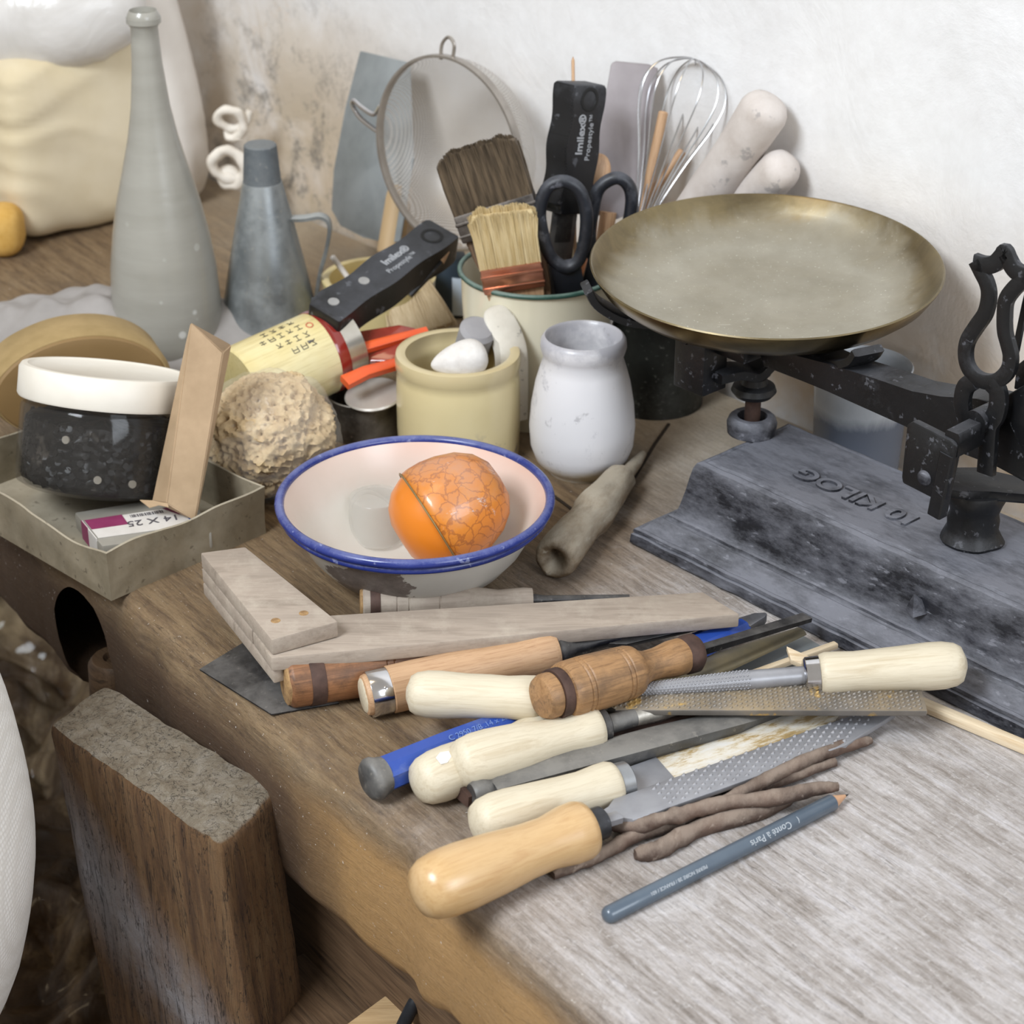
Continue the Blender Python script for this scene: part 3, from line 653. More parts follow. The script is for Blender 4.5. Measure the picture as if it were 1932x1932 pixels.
# frosted bottle
bb = P(322, 668, 0)
def frost():
    t = NT('dusty_green_glass'); d = t.noise(9, 6, 0.6, vec=t.map((1, 1, 6))); x, y, z = t.sep()[:3]
    t.bump(d, 0.2, 0.002)
    spn = t.ramp(t.vor(42), [(0.10, 1.0), (0.14, 0.0)]); low = t.mth('MULTIPLY', t.mth('SUBTRACT', 0.13, z), 12, True)
    col = t.mix(t.mth('MULTIPLY', t.mth('MULTIPLY', spn, low), 0.7), t.ramp(d, [(0.3, '#9f9c92'), (0.7, '#aeaba2')]), '#e9e9e4')
    return t.out(col, 0.28, Alpha=0.78, Coat_Weight=0.3)
kp = vprof(bb, [(24, 29), (34, 33), (44, 30), (50, 26), (80, 27), (120, 29), (200, 37), (260, 48), (320, 63), (380, 79), (440, 91), (500, 99), (560, 102), (620, 104), (655, 103)])
kp = list(reversed(kp)); inn = [(z + 0.0005, max(0.001, r - 0.0025)) for z, r in reversed(kp)]
out_ = [(0.0, 0.0), (0.0, kp[0][1] * 0.86), (0.004, kp[0][1])] + kp[1:] + [(kp[-1][0] + 0.002, kp[-1][1] - 0.0012)] + inn[1:-1] + [(0.006, kp[0][1] * 0.8), (0.006, 0)]
bt = thing('glass_bottle', 'tall dusty pale green glass bottle with a long tapering neck', 'bottle', loc(bb))
mk('bottle_body', lathe(out_, 72), pack('dusty_green_glass', frost), bt, smooth=60)
zt_ = kp[-1][0]
mk('neck_ring', lathe([(zt_ - 0.008, 0.0095), (zt_ - 0.007, kp[-1][1] + 0.0015), (zt_ - 0.003, kp[-1][1] + 0.0015), (zt_ - 0.002, 0.0095)], 40), MM['dusty_green_glass'], bt)
# conical can
cb_ = P(512, 645, 0)
M_zinc = dusty('galvanised_zinc', '#868b8d', '#9a9fa1', '#a3a39e', 0.3, rough=0.33, metal=0.7, bump=0.15, dsc=9)
M_zcap = dusty('matt_grey_cap', '#54595d', '#61676b', '#7f807e', 0.35, rough=0.6, metal=0.2, bump=0.3)
kp = list(reversed(vprof(cb_, [(342, 37), (420, 55), (500, 72), (580, 88), (636, 98)])))
oc = thing('conical_can', 'grey metal cone-shaped can with cylindrical cap and strap handle, right of the glass bottle', 'can', loc(cb_))
mk('can_body', lathe([(0, 0), (0, kp[0][1])] + kp + [(kp[-1][0], 0)], 56), M_zinc, oc, smooth=30)
kc = list(reversed(vprof(cb_, [(274, 31), (338, 36)])))
mk('cap', lathe([(kc[0][0] - 0.002, 0), (kc[0][0] - 0.002, kc[0][1]), (kc[1][0], kc[1][1]), (kc[1][0] + 0.001, kc[1][1] - 0.001), (kc[1][0] + 0.001, 0)], 40), M_zcap, oc, smooth=30)
h0 = PY(520, 412, cb_.y) - cb_; hpts = [h0, PY(570, 412, cb_.y) - cb_, PY(606, 408, cb_.y) - cb_, PY(622, 425, cb_.y) - cb_, PY(616, 470, cb_.y) - cb_, PY(603, 520, cb_.y) - cb_, PY(594, 585, cb_.y) - cb_]
mk('handle', tube(smoothpath(hpts, 6), 0, flat=(0.0045, 0.0012), nrm=(0, 1, 0)) if False else tube(smoothpath(hpts, 6), 0, flat=(0.0016, 0.005), nrm=(0, 1, 0)), M_zinc, oc)
# big steel scraper with wooden grip, leaning at the wall
M_plate = dusty('matt_grey_steel_plate', '#7d8385', '#8d9395', '#9c9e9e', 0.3, rough=0.5, metal=0.2, bump=0.1, dsc=7, speck=False)
def wallpoly(pts, t0, t1, ylo, yhi):
    """polygon on a plane leaning against the wall: t grows from t0 (at pixel ylo) to t1 (at yhi)"""
    out = []
    for x, y in pts:
        f = (y - ylo) / (yhi - ylo); out.append(TW(x, y, t0 + (t1 - t0) * f))
    return out
pg = wallpoly([(682, 96), (775, 118), (782, 300), (757, 455), (728, 457), (688, 447), (645, 425), (628, 395), (632, 320), (655, 200)], 0.150, 0.208, 455, 95)
c = sum(pg, Vector()) / len(pg)
hs = thing('large_scraper', 'big grey steel scraper blade leaning on the wall, left of the wire sieve', 'scraper', loc(c))
mk('blade', prism([p - c for p in pg], EY * -0.0016, 0.0004), M_plate, hs)
ha, hb_ = TW(756, 350, 0.170), TW(736, 478, 0.150)
bm = lathe([(0, 0), (0, 0.009), (0.01, 0.0105), ((hb_ - ha).length, 0.011), ((hb_ - ha).length + 0.004, 0.0)], 24, 'X')
mk('grip', bm, simple('tan_wood', '#b39770', '#c2a67f', 0.6, 0, 30, 0.1, (0.2, 2, 2)), hs, loc(-c) @ frame(ha, hb_))

# ================================================================== MIDDLE BACK: mugs, tilted cup, tins
M_cream = simple('cream_enamel', '#d9d3b8', '#e1dcc6', 0.28, 0, 9, 0.02, Coat_Weight=0.3)
M_yel = simple('yellow_glazed_clay', '#cdb980', '#d6c592', 0.3, 0, 12, 0.05, Coat_Weight=0.4)
M_yelin = simple('ochre_inner_glaze', '#a98c45', '#c2a75c', 0.4, 0, 18, 0.1)
def vessel(name, label, cat, base, prof, mat, inner=0.003, bottom=None, rimr=None, seg=72, matin=None, wob=0, group=None):
    t_ = thing(name, label, cat, loc(base), group)
    ins = [(z, r - inner) for z, r in reversed(prof)]
    ins = [q for q in ins if q[0] > 0.004]
    pr = [(0, 0)] + [(0, prof[0][1] - 0.001)] + prof + [(prof[-1][0] + 0.0008, prof[-1][1] - inner * 0.5)] + ins + [(0.004, ins[-1][1] * 0.9), (0.004, 0)]
    mk('body', lathe(pr, seg, wob=wob), mat, t_, smooth=55); return t_
mb = P(718, 640, 0); kp = list(reversed(vprof(mb, [(522, 108), (535, 106), (560, 104), (630, 100)]))); kp[0] = (0.0, kp[0][1])
vessel('yellow_mug', 'pale yellow mug behind the black-handled rasp, holding a white stick', 'mug', mb, kp, M_yel, 0.006)
st = thing('white_stick', 'thin whitish stick standing in the yellow mug', 'stick', None)
a, b = PY(672, 545, mb.y), PY(627, 484, mb.y + 0.01)
st.matrix_world = frame(a, b); mk('shaft', lathe([(-0.05, 0), (-0.05, 0.0024), ((b - a).length, 0.0022), ((b - a).length + 0.001, 0)], 12, 'X'), simple('white_plastic', '#cfc8c0', '#d8d2cb', 0.5, bump=0), st)
# tow brush / bundle of pale fibre
a, b = P(755, 520, 0.060), P(800, 632, 0.022)
L = (b - a).length
def fibre(hw0, hw1, L, th, n, rr, seed, bm=None, curve=0.0):
    bm = bm or B(); rnd = random.Random(seed)
    for k in range(n):
        u = rnd.uniform(-1, 1); v = rnd.uniform(-1, 1) * sqrt(max(0, 1 - u * u * 0.6)); l = L * rnd.uniform(0.9, 1.03)
        pts = [Vector((l * q, (hw0 + (hw1 - hw0) * q) * u + 0.0006 * sin(q * 5 + k), th * v * (1 - 0.2 * q) + curve * q * q)) for q in (0, 0.3, 0.6, 0.85, 1)]
        tube(pts, lambda t: rr * (1 - 0.6 * t), 4, bm=bm)
    return bm
M_tow = simple('flaxen_fibre', '#b39d7a', '#c9b593', 0.7, 0, 120, 0.1, (1, 8, 8))
M_core = simple('flaxen_fibre_core', '#a88f68', '#bda680', 0.8, 0, 300, 0.6, (0.1, 2, 2))
tb = thing('fibre_brush', 'fanned bundle of pale straw-coloured bristles lying between the yellow mug and the black rasp', 'brush', frame(a, b, (0, -0.4, 1)))
core = box(0, L, -0.017, 0.017, -0.008, 0.008, 0.004)
for v in core.verts: v.co.y *= (0.9 + 0.6 * v.co.x / L)
mk('bristles', fibre(0.016, 0.028, L, 0.010, 420, 0.0008, 3, core), M_tow, tb)
# tilted printed cup
A_ = P(452, 735, 0.048); B_ = P(636, 651, 0.060)
B_ = A_ + (B_ - A_); Lc = (B_ - A_).length
def cuppaper():
    t = NT('printed_bamboo_pattern_card'); x, y, z = t.sep()[:3]
    g = t.noise(5, 4, 0.6, vec=t.map((6, 90, 90))); f = t.noise(10, 4)
    col = t.ramp(f, [(0.35, '#cdb978'), (0.6, '#ddd2a6')]); col = t.mix(t.mth('MULTIPLY', t.ramp(g, [(0.5, 0.0), (0.7, 1.0)]), 0.35), col, '#a58f55'); return t.out(col, 0.35, Coat_Weight=0.3)
M_cup = pack('printed_bamboo_pattern_card', cuppaper)
M_redband = simple('dark_red_gloss', '#7a2019', '#86281f', 0.18, 0, 20, 0.0, Coat_Weight=0.6)
M_tinband = simple('silver_foil', '#b9b3a6', '#cfcac0', 0.25, 0.85, 25, 0.15)
cup = thing('printed_cup', 'toppled pale yellow drum with dark red band, silver rim and small black characters', 'cup', frame(A_, B_, (0, -0.35, 1)))
R = 0.0305
mk('body', lathe([(0, 0), (0, R - 0.001), (0.001, R), (Lc - 0.016, R), (Lc - 0.016, R - 0.003), (0.003, R - 0.003), (0.003, 0)], 72, 'X'), M_cup, cup)
mk('red_band', lathe([(Lc - 0.0165, R - 0.002), (Lc - 0.0165, R + 0.0003), (Lc - 0.0155, R + 0.0006), (Lc - 0.009, R + 0.0006), (Lc - 0.008, R + 0.0003), (Lc - 0.008, R - 0.002)], 72, 'X', cap=False), M_redband, cup)
mk('silver_rim', lathe([(Lc - 0.0085, R - 0.0022), (Lc - 0.0085, R + 0.0002), (Lc + 0.006, R + 0.0002), (Lc + 0.0065, R - 0.0006), (Lc + 0.006, R - 0.0014), (Lc - 0.0085, R - 0.0022)], 72, 'X', cap=False), M_tinband, cup)
M_ink = simple('black_ink', '#20222a', '#2b2d35', 0.6, bump=0)
M_redink = simple('red_seal_ink', '#b5533c', '#c06048', 0.6, bump=0)
rnd = random.Random(5)
def curved_mark(ax, th, strokes, mat, bm, r=R + 0.00025, wd=0.00035):
    for (x0, y0, x1, y1) in strokes:
        q = [Vector((ax + x0, cos(th + y0 / R) * r, sin(th + y0 / R) * r)), Vector((ax + x1, cos(th + y1 / R) * r, sin(th + y1 / R) * r))]
        if (q[1] - q[0]).length > 1e-5: tube(q, wd, 5, bm=bm)
ink = B()
g3 = 0.0021
glyphs = [[(-1, 1, 1, 1), (0, 1, 0, -1), (-1, -1, 1, -1)], [(-1, .6, 1, .6), (-.8, -1, 0, .6), (.8, -1, 0, .6)], [(-1, 1, -1, -1), (-1, 1, 1, 1), (1, 1, 1, -1), (-1, 0, 1, 0)], [(-1, .5, 1, .5), (0, 1, 0, -1), (-.9, -.6, .9, -.6)], [(-1, 1, .8, 1), (.8, 1, -.8, -1), (-.2, 0, 1, -1)]]
for col_i, cth in enumerate((2.05, 1.80, 1.53, 1.25)):
    for row in range((3, 4, 5, 4)[col_i]):
        gl = glyphs[rnd.randrange(5)]; ax = Lc - 0.030 - row * 0.0074 - col_i * 0.001
        curved_mark(ax, cth + (pi if False else 0), [(a_ * g3, b_ * g3, c_ * g3, d_ * g3) for a_, b_, c_, d_ in gl], M_ink, ink, wd=0.00025)
mk('printed_characters', ink, M_ink, cup)
sl = B(); curved_mark(Lc - 0.024, 1.6, [(g3 * 1.2 * cos(k), g3 * 1.2 * sin(k), g3 * 1.2 * cos(k + .8), g3 * 1.2 * sin(k + .8)) for k in (0, .8, 1.6, 2.4, 3.2, 4.0, 4.8, 5.6)], M_redink, sl, wd=0.0004)
mk('red_seal', sl, M_redink, cup)
# black rasp handle in the cup
M_blkpl = dusty('scuffed_black_plastic', '#0c0d0f', '#15161a', '#5b5d63', 0.10, rough=0.35, bump=0.15, sps=90)
M_greyprint = simple('pale_grey_print', '#9a9ca0', '#a6a8ab', 0.5, bump=0)
def grip(L, w, h):
    """moulded plastic rasp handle: waisted block with thumb bulges"""
    n = 40; top = []; bot = []
    for k in range(n + 1):
        x = L * k / n; s_ = k / n
        e = w * (1 + 0.10 * sin(s_ * 15) * (1 - s_ * 0.4)) * (1 - 0.12 * (s_ < 0.06))
        top.append((x, e)); bot.append((x, -w * (1 + 0.06 * sin(s_ * 15 + 1.0))))
    return poly2(top + bot[::-1], -h, h, 0.0018)
def rasp_handle(label, A, Bp, w, h, up, L=None, stickout=False, plate=True):
    L = L or (Vector(Bp) - Vector(A)).length
    g = thing('rasp_handle_tool', label, 'rasp', frame(A, Bp, up))
    mk('grip', grip(L, w, h), M_blkpl, g)
    for k in ((0.10, 0.34) if plate else ()):
        mk('rivet', lathe([(0, 0.0042), (0.0006, 0.004), (0.0008, 0)], 24), simple('matt_aluminium', '#9b9a98', '#a8a7a5', 0.4, 0.5, 60, 0.05), g, Matrix.Translation((L * k, w * 0.1, h)))
    text('Imilex\u00ae', 0.0088, M_greyprint, g, Matrix.Translation((L * 0.62, w * 0.28, h + 0.0002)), bold=0.0002)
    text('Propestyle\u2122', 0.0062, M_greyprint, g, Matrix.Translation((L * 0.60, -w * 0.30, h + 0.0002)))
    bm = lathe([(-0.002, 0.0085), (0.0003, 0.0085), (0.0006, 0.0075), (0.0003, 0.006), (-0.0022, 0.005), (-0.003, 0)], 28)
    mk('hanging_hole', bm, simple('deep_black_recess', '#030303', '#050505', 0.6, bump=0), g, Matrix.Translation((L * 0.89, 0, h)))
    mk('blade', box(-0.022, 0.004, -w * 0.55, w * 0.55, -0.001, 0.001, 0.0004), M_dsteel, g)
    return g
a_, b_ = P(606, 612, 0.083), P(836, 452, 0.105)
rasp_handle('black plastic rasp handle with two rivets and grey printing, lying out of the toppled drum', a_, b_, 0.0145, 0.0115, (-0.1, -0.65, 1))
# orange tongs
M_or = simple('orange_plastic', '#d9552a', '#e2602f', 0.35, 0, 30, 0.03)
tg = thing('orange_tongs', 'bright orange plastic tongs sticking out of the toppled drum', 'tongs', loc(P(648, 690, 0.06)))
o0 = P(648, 690, 0.06)
mk('arm', tube([P(640, 670, 0.062) - o0, P(690, 656, 0.064) - o0, P(760, 637, 0.068) - o0, P(806, 625, 0.07) - o0], 0, flat=lambda t: (0.0042 - 0.0016 * t, 0.0028), nrm=(0, -0.5, 1)), M_or, tg)
mk('arm', tube([P(650, 722, 0.052) - o0, P(690, 703, 0.055) - o0, P(752, 686, 0.056) - o0], 0, flat=lambda t: (0.0052 - 0.0016 * t, 0.003), nrm=(0, -0.5, 1)), M_or, tg)
# red translucent piece
M_redpl = simple('red_clear_plastic', '#7b2a22', '#a04134', 0.15, 0, 40, 0.2, Alpha=0.85, Coat_Weight=0.5)
tag(mk('red_plastic_clip', poly2([(0, -0.012), (0.045, -0.017), (0.05, -0.01), (0.052, 0.012), (0.04, 0.016), (0.0, 0.012)], -0.004, 0.004, 0.0015), M_redpl, M=frame(P(650, 660, 0.058), P(756, 652, 0.062), (0.3, -0.6, 1))), 'dark red clear plastic piece between the orange tongs and the black rasp handle', 'plastic clip')
# stub of black pencil
a, b = PY(787, 536, 1.46), PY(846, 474, 1.475)
pe = thing('black_pencil', 'short black pencil with bare wooden tip under the sieve rim', 'pencil', frame(a, b)); Lp = (b - a).length
mk('shaft', lathe([(-0.01, 0), (-0.01, 0.0042), (Lp * 0.72, 0.0042)], 6, 'X', cap=True), M_blkpl, pe, smooth=20)
mk('sharpened_tip', lathe([(Lp * 0.72, 0.0042), (Lp * 1.0, 0.0012), (Lp * 1.03, 0)], 16, 'X'), M_beech, pe)
# navy bottle behind the bucket
bq = P(846, 588, 0)
bo = thing('navy_bottle', 'small navy blue bottle with pale blue side, left of the enamel bucket', 'bottle', loc(bq))
mk('body', lathe([(0, 0), (0, 0.015), (0.002, 0.017), (0.04, 0.017), (0.05, 0.014), (0.054, 0)], 32), simple('navy_plastic', '#2e3a46', '#38454f', 0.4, bump=0), bo)
mk('label_wrap', lathe([(0.004, 0.0172), (0.004, 0.0176), (0.036, 0.0176), (0.036, 0.0172)], 32, cap=False), simple('pale_blue_plastic', '#b9c6d2', '#c5d0da', 0.4, bump=0), bo, Matrix.Translation((0.012, -0.001, 0)))
# small tin and its tilted lid
tb_ = P(690, 812, 0); M_tin = dusty('dull_dark_tin', '#4d4842', '#676159', '#8b8378', 0.4, rough=0.35, metal=0.7, bump=0.1)
vessel('metal_tin', 'small dull metal tin standing between the yellow crock and the sponge', 'tin', tb_, [(0.0, 0.0265), (0.028, 0.0265), (0.030, 0.0272)], M_tin, 0.0012)
tag(mk('tin_lid', lathe([(0, 0), (0, 0.0200), (0.0015, 0.021), (0.0028, 0.020), (0.0022, 0)], 48), simple('whitish_lid', '#b8b1a8', '#cbc5bc', 0.35, 0.4, 20, 0.05), M=Matrix.Translation(P(706, 748, 0.0335)) @ Matrix.Rotation(radians(9), 4, 'X') @ Matrix.Rotation(radians(-5), 4, 'Y')), 'round whitish metal lid lying on the small dull tin', 'lid')

# ------------------------------------------------------------------ sponge in its bag
def sponge():
    bm = B(); bmesh.ops.create_icosphere(bm, subdivisions=6, radius=1)
    for v in bm.verts:
        c = v.co.normalized(); q = Vector((c.x * 0.041, c.y * 0.036, c.z * 0.040))
        n1 = noise.noise(c * 2.2 + Vector((4, 1, 2))) * 0.006
        d1 = noise.voronoi(c * 6.5 + noise.noise_vector(c * 5) * 0.35)[0]; n2 = -0.0042 * max(0, 0.9 - (d1[1] - d1[0]) * 3.5)
        d2 = noise.voronoi(c * 13 + noise.noise_vector(c * 9) * 0.3)[0]; n3 = 0.0055 * min(0.45, d2[0]) - 0.0012 
        v.co = q + c * (n1 + n2 * -0.6 - 0.022 * max(0, 0.34 - d1[0]) + n3)
    return bm
def spm():
    t = NT('natural_sponge'); p = t.n('ShaderNodeNewGeometry').outputs['Pointiness'] if False else t.noise(60, 8, 0.8)
    d = t.vor(130); col = t.ramp(p, [(0.3, '#a58860'), (0.55, '#c7ae86'), (0.75, '#d8c5a2')]); col = t.mix(t.mth('MULTIPLY', t.ramp(d, [(0.08, 1.0), (0.2, 0.0)]), 0.6), col, '#6f5535')
    t.bump(t.mth('ADD', p, d), 0.8, 0.0015); return t.out(col, 0.9)
sc_ = P(512, 822, 0.040)
sg = thing('natural_sponge', 'knobbly beige natural sponge full of holes, in a thin clear bag behind the enamel bowl', 'sponge', loc(sc_))
mk('sponge_body', sponge(), pack('natural_sponge', spm), sg, Matrix.Rotation(0.5, 4, 'Z') @ Matrix.Rotation(0.3, 4, 'Y'), smooth=60)
def clearbag():
    t = NT('thin_clear_film'); t.bump(t.noise(30, 6, 0.6, 1.5), 0.7, 0.004); return t.out('#e9e6e0', 0.12, Alpha=0.12, Specular_IOR_Level=0.7)
bm = B(); bmesh.ops.create_icosphere(bm, subdivisions=5, radius=1)
for v in bm.verts:
    c = v.co.normalized(); r = 1.16 + 0.10 * noise.noise(c * 3) + 0.04 * noise.noise(c * 8); v.co = Vector((c.x * 0.041, c.y * 0.036, max(-0.0385 , c.z * 0.0395 * r))) ; v.co.x *= r; v.co.y *= r
mk('clear_bag', bm, pack('thin_clear_film', clearbag), sg, smooth=80)

# ------------------------------------------------------------------ left: cloth, round block, tray, jar, box, packet
M_gcloth = simple('grey_cloth', '#8f8a86', '#a09b98', 0.9, 0, 14, 0.3, dist=0.003)
gc = P(205, 712, 0)
def gfun(u, v):
    x = -0.16 + 0.28 * u; y = -0.04 + 0.12 * v
    e = sin(pi * min(1, max(0, u))) ** 0.5 * sin(pi * v) ** 0.7
    return Vector((x, y, 0.002 + e * (0.038 + 0.018 * noise.noise(Vector((x * 16, y * 20, 2))) + 0.006 * noise.noise(Vector((x * 60, y * 60, 2)))) * (1.25 - 0.5 * abs(u - 0.35))))
bm = grid(90, 50, gfun); e_ = bmesh.ops.extrude_face_region(bm, geom=bm.faces[:])
for v in e_['geom']:
    if isinstance(v, bmesh.types.BMVert): v.co.z = 0.0003
tag(mk('grey_cloth', bm, M_gcloth, M=loc(gc + Vector((0.02, 0.035, 0))), smooth=80), 'crumpled grey cloth lying behind the round ochre block', 'cloth')
M_ochre = simple('waxy_ochre', '#775d36', '#8b6f47', 0.55, 0, 8, 0.15, lo=.3, hi=.7)
M_orim = simple('waxy_ochre_rind', '#8f784d', '#a58c60', 0.7, 0, 30, 0.4)
od = thing('round_block', 'large round ochre-brown block standing on edge behind the white-lidded jar', 'block', Matrix.Translation(P(150, 868, 0.0) + Vector((0, 0.035, 0.0400))) @ Matrix.Rotation(radians(-70), 4, 'Z') @ Matrix.Diagonal((1, 1.08, 0.665, 1)))
mk('rind', lathe([(-0.05, 0), (-0.05, 0.053), (-0.044, 0.058), (-0.006, 0.060), (0, 0.0575)], 80, 'X', wob=0.03), M_orim, od)
mk('face', lathe([(-0.001, 0.0575), (0.002, 0.055), (0.003, 0.048), (0.003, 0)], 80, 'X', wob=0.03), M_ochre, od)
# tray
Fp = P(210, 1134, 0); Rp = P(502, 1006, 0); dr = (Rp - Fp).normalized(); WT = (Rp - Fp).length
dl = Vector((-dr.y, dr.x, 0))
TM_ = Matrix(((dr.x, dl.x, 0, Fp.x), (dr.y, dl.y, 0, Fp.y), (0, 0, 1, 0), (0, 0, 0, 1))); LT = 0.185; HT = 0.034
M_tray = dusty('dull_zinc_tray', '#7f7561', '#988c76', '#a79d8a', 0.45, rough=0.5, metal=0.35, bump=0.25, dsc=12, speckcol='#5b5142', sps=130)
def tray():
    bm = B(); th = 0.0009; n = 40; per = []
    cs = [(0, 0), (WT, 0), (WT, LT), (0, LT)]
    for k in range(4):
        a, b = cs[k], cs[(k + 1) % 4]
        for i in range(n): f = i / n; per.append((a[0] + (b[0] - a[0]) * f, a[1] + (b[1] - a[1]) * f))
    cx, cy = WT / 2, LT / 2; V = []
    def off(p, d): return (p[0] + (d if p[0] < 1e-6 else (-d if p[0] > WT - 1e-6 else 0)), p[1] + (d if p[1] < 1e-6 else (-d if p[1] > LT - 1e-6 else 0)))
    for z, d in ((0, 0), (0.01, 0.0002), (0.02, 0.0), (1, -0.0008), (1.02, 0.0002), (0.999, th), (0.02, th), (0.001, th)):
        lp = []
        for p in per:
            hz = HT + 0.003 * noise.noise(Vector((p[0] * 25, p[1] * 25, 0))) - (0.006 * sin(pi * min(1, p[1] / 0.09)) if p[0] < 1e-6 else 0)
            zz = z * hz if z > 0.5 else z
            q = off(p, d + (0.0015 * noise.noise(Vector((p[0] * 18, p[1] * 18, 3))) if z > 0.5 else 0)); lp.append(bm.verts.new((q[0], q[1], zz)))
        V.append(lp)
    for a, b in zip(V, V[1:]):
        for i in range(len(a)): bm.faces.new((a[i], a[(i + 1) % len(a)], b[(i + 1) % len(a)], b[i]))
    bm.faces.new(V[0]); bm.faces.new(V[-1]); return bm
tag(mk('metal_tray', tray(), M_tray, M=TM_, smooth=35), 'dull grey sheet-metal tray with bent rim, holding a jar and a packet', 'tray')
# jar
jc = TM_ @ Vector((0.045, 0.087, 0.001))
jc = P(180, 966, 0.001); jc.z = 0.001
JM = Matrix.Translation(jc) @ Matrix.Rotation(radians(-18), 4, 'X') @ Matrix.Rotation(radians(6.5), 4, 'Y') @ Matrix.Translation((0, 0, 0.0170))
jr = thing('plastic_jar', 'squat clear jar of black bits with wide white lid, tilted back in the metal tray', 'jar', JM)
rj = 0.0545
def jarpl():
    t = NT('clear_jar_plastic'); return t.out('#3a3836', 0.08, Alpha=0.28, Specular_IOR_Level=0.6)
mk('jar_body', lathe([(0, 0), (0, rj - 0.006), (0.003, rj - 0.001), (0.008, rj), (0.052, rj), (0.055, rj - 0.001), (0.056, rj - 0.004), (0.062, rj - 0.004), (0.062, rj - 0.006), (0.05, rj - 0.0025), (0.008, rj - 0.0022), (0.002, rj - 0.006), (0.002, 0)], 96), pack('clear_jar_plastic', jarpl), jr)
M_lid = simple('off_white_lid', '#d6cfc2', '#ded8cd', 0.45, 0, 20, 0.02)
bm = lathe([(0.0585, rj - 0.002), (0.0585, rj + 0.0015), (0.0600, rj + 0.0022), (0.077, rj + 0.0022), (0.0795, rj + 0.0008), (0.0798, rj - 0.003), (0.0782, rj - 0.0045), (0.0782, 0)], 180, cap=True)
for k, v in enumerate(bm.verts):
    r = Vector((v.co.x, v.co.y, 0))
    if 0.0595 < v.co.z < 0.0775 and r.length > rj: v.co += r.normalized() * (0.00025 * (k % 2))
mk('lid', bm, M_lid, jr, smooth=50)
M_bits = dusty('black_bits', '#0d0c0b', '#2a2622', '#4c4640', 0.2, rough=0.35, bump=1.0, top=False, sps=40, speckcol='#6a6258')
bm = lathe([(0.003, 0), (0.003, rj - 0.008), (0.006, rj - 0.0045)] + [(0.006 + 0.0012 * k, rj - 0.0045) for k in range(1, 34)] + [(0.047, rj - 0.008), (0.047, 0)], 150)
jitter(bm, 0.0022, 260, 1)
rnd = random.Random(11)
for k in range(420):
    a = rnd.uniform(0, 2 * pi); z = rnd.uniform(0.007, 0.046); r_ = rj - 0.0045
    M_ = Matrix.Translation((cos(a) * r_, sin(a) * r_, z)) @ Matrix.Rotation(a, 4, 'Z') @ Matrix.Rotation(rnd.uniform(-.8, .8), 4, 'X') @ Matrix.Rotation(pi / 2 + rnd.uniform(-.5, .5), 4, 'Y')
    b2 = lathe([(-0.0006, 0), (-0.0006, 0.0022), (0.0006, 0.0022), (0.0006, 0)], 8); bmesh.ops.transform(b2, matrix=M_, verts=b2.verts)
    me_ = bpy.data.meshes.new('x'); b2.to_mesh(me_); b2.free(); bm.from_mesh(me_); bpy.data.meshes.remove(me_)
bits = mk('black_bits', bm, M_bits, M=JM.copy(), smooth=30); tag(bits, 'mass of small black discs and scraps filling the clear jar', 'bits', kind='stuff')
M_tab = simple('pale_tablet', '#c9bfae', '#d8cfbf', 0.6, bump=0)
for (px, py), lb in zip(((124, 830), (184, 906), (250, 914)), ('pale round tablet in the jar, uppermost of the three', 'pale tablet low in the jar, middle of the three', 'yellowish tablet low in the jar, rightmost of the three')):
    d = JM.inverted() @ (P(px, py, 0)); o = JM.inverted() @ Vector((0, 0, H)); dd = (d - o).normalized()
    a2 = dd.x ** 2 + dd.y ** 2; b2 = 2 * (o.x * dd.x + o.y * dd.y); c2_ = o.x ** 2 + o.y ** 2 - (rj - 0.0033) ** 2
    k = (-b2 - sqrt(b2 * b2 - 4 * a2 * c2_)) / (2 * a2); q = o + dd * k
    M_ = JM @ frame(q, q * 1.0 + Vector((q.x, q.y, 0)))
    tag(mk('tablet', lathe([(-0.001, 0), (-0.001, 0.0026), (0.0004, 0.0026), (0.0004, 0)], 14, 'X'), M_tab, M=M_), lb, 'tablet', 'pale tablets in the jar')
# kraft sleeve
M_kraft = simple('kraft_card', '#a98f70', '#b99e7e', 0.75, 0, 40, 0.1)
ks = thing('cardboard_sleeve', 'tall flat brown cardboard sleeve standing in the tray against the white-lidded jar', 'cardboard sleeve', loc(P(330, 975, 0.012)))
kb = P(330, 975, 0.012); yk0 = P(345, 985, 0.020).y
def K(x, y, dy): return PY(x, y, yk0 + dy) - kb
tl, tr, brr, bl = K(360, 606, 0.035), K(421, 665, 0.042), K(369, 984, 0.0), K(314, 950, 0.003)
tl2, bl2 = K(350, 650, 0.050), K(286, 946, 0.016)
bm = B(); f_ = [bm.verts.new(p) for p in (tl, tr, brr, bl)]; g_ = [bm.verts.new(p) for p in (tl2, tr + Vector((0.004, 0.014, 0)), brr + Vector((0, 0.016, 0.001)), bl2)]
bm.faces.new(f_); bm.faces.new(g_[::-1])
for i in range(4): bm.faces.new((f_[i], g_[i], g_[(i + 1) % 4], f_[(i + 1) % 4]))
bmesh.ops.bevel(bm, geom=bm.edges[:], offset=0.0008, segments=2, affect='EDGES')
mk('sleeve_body', bm, M_kraft, ks)
mk('flap', prism([K(264, 943, 0.012), K(288, 944, 0.012), K(316, 950, 0.001), K(318, 956, -0.001), K(300, 952, 0.004), K(282, 957, 0.006)], (0, 0, -0.0006)), M_kraft, ks)
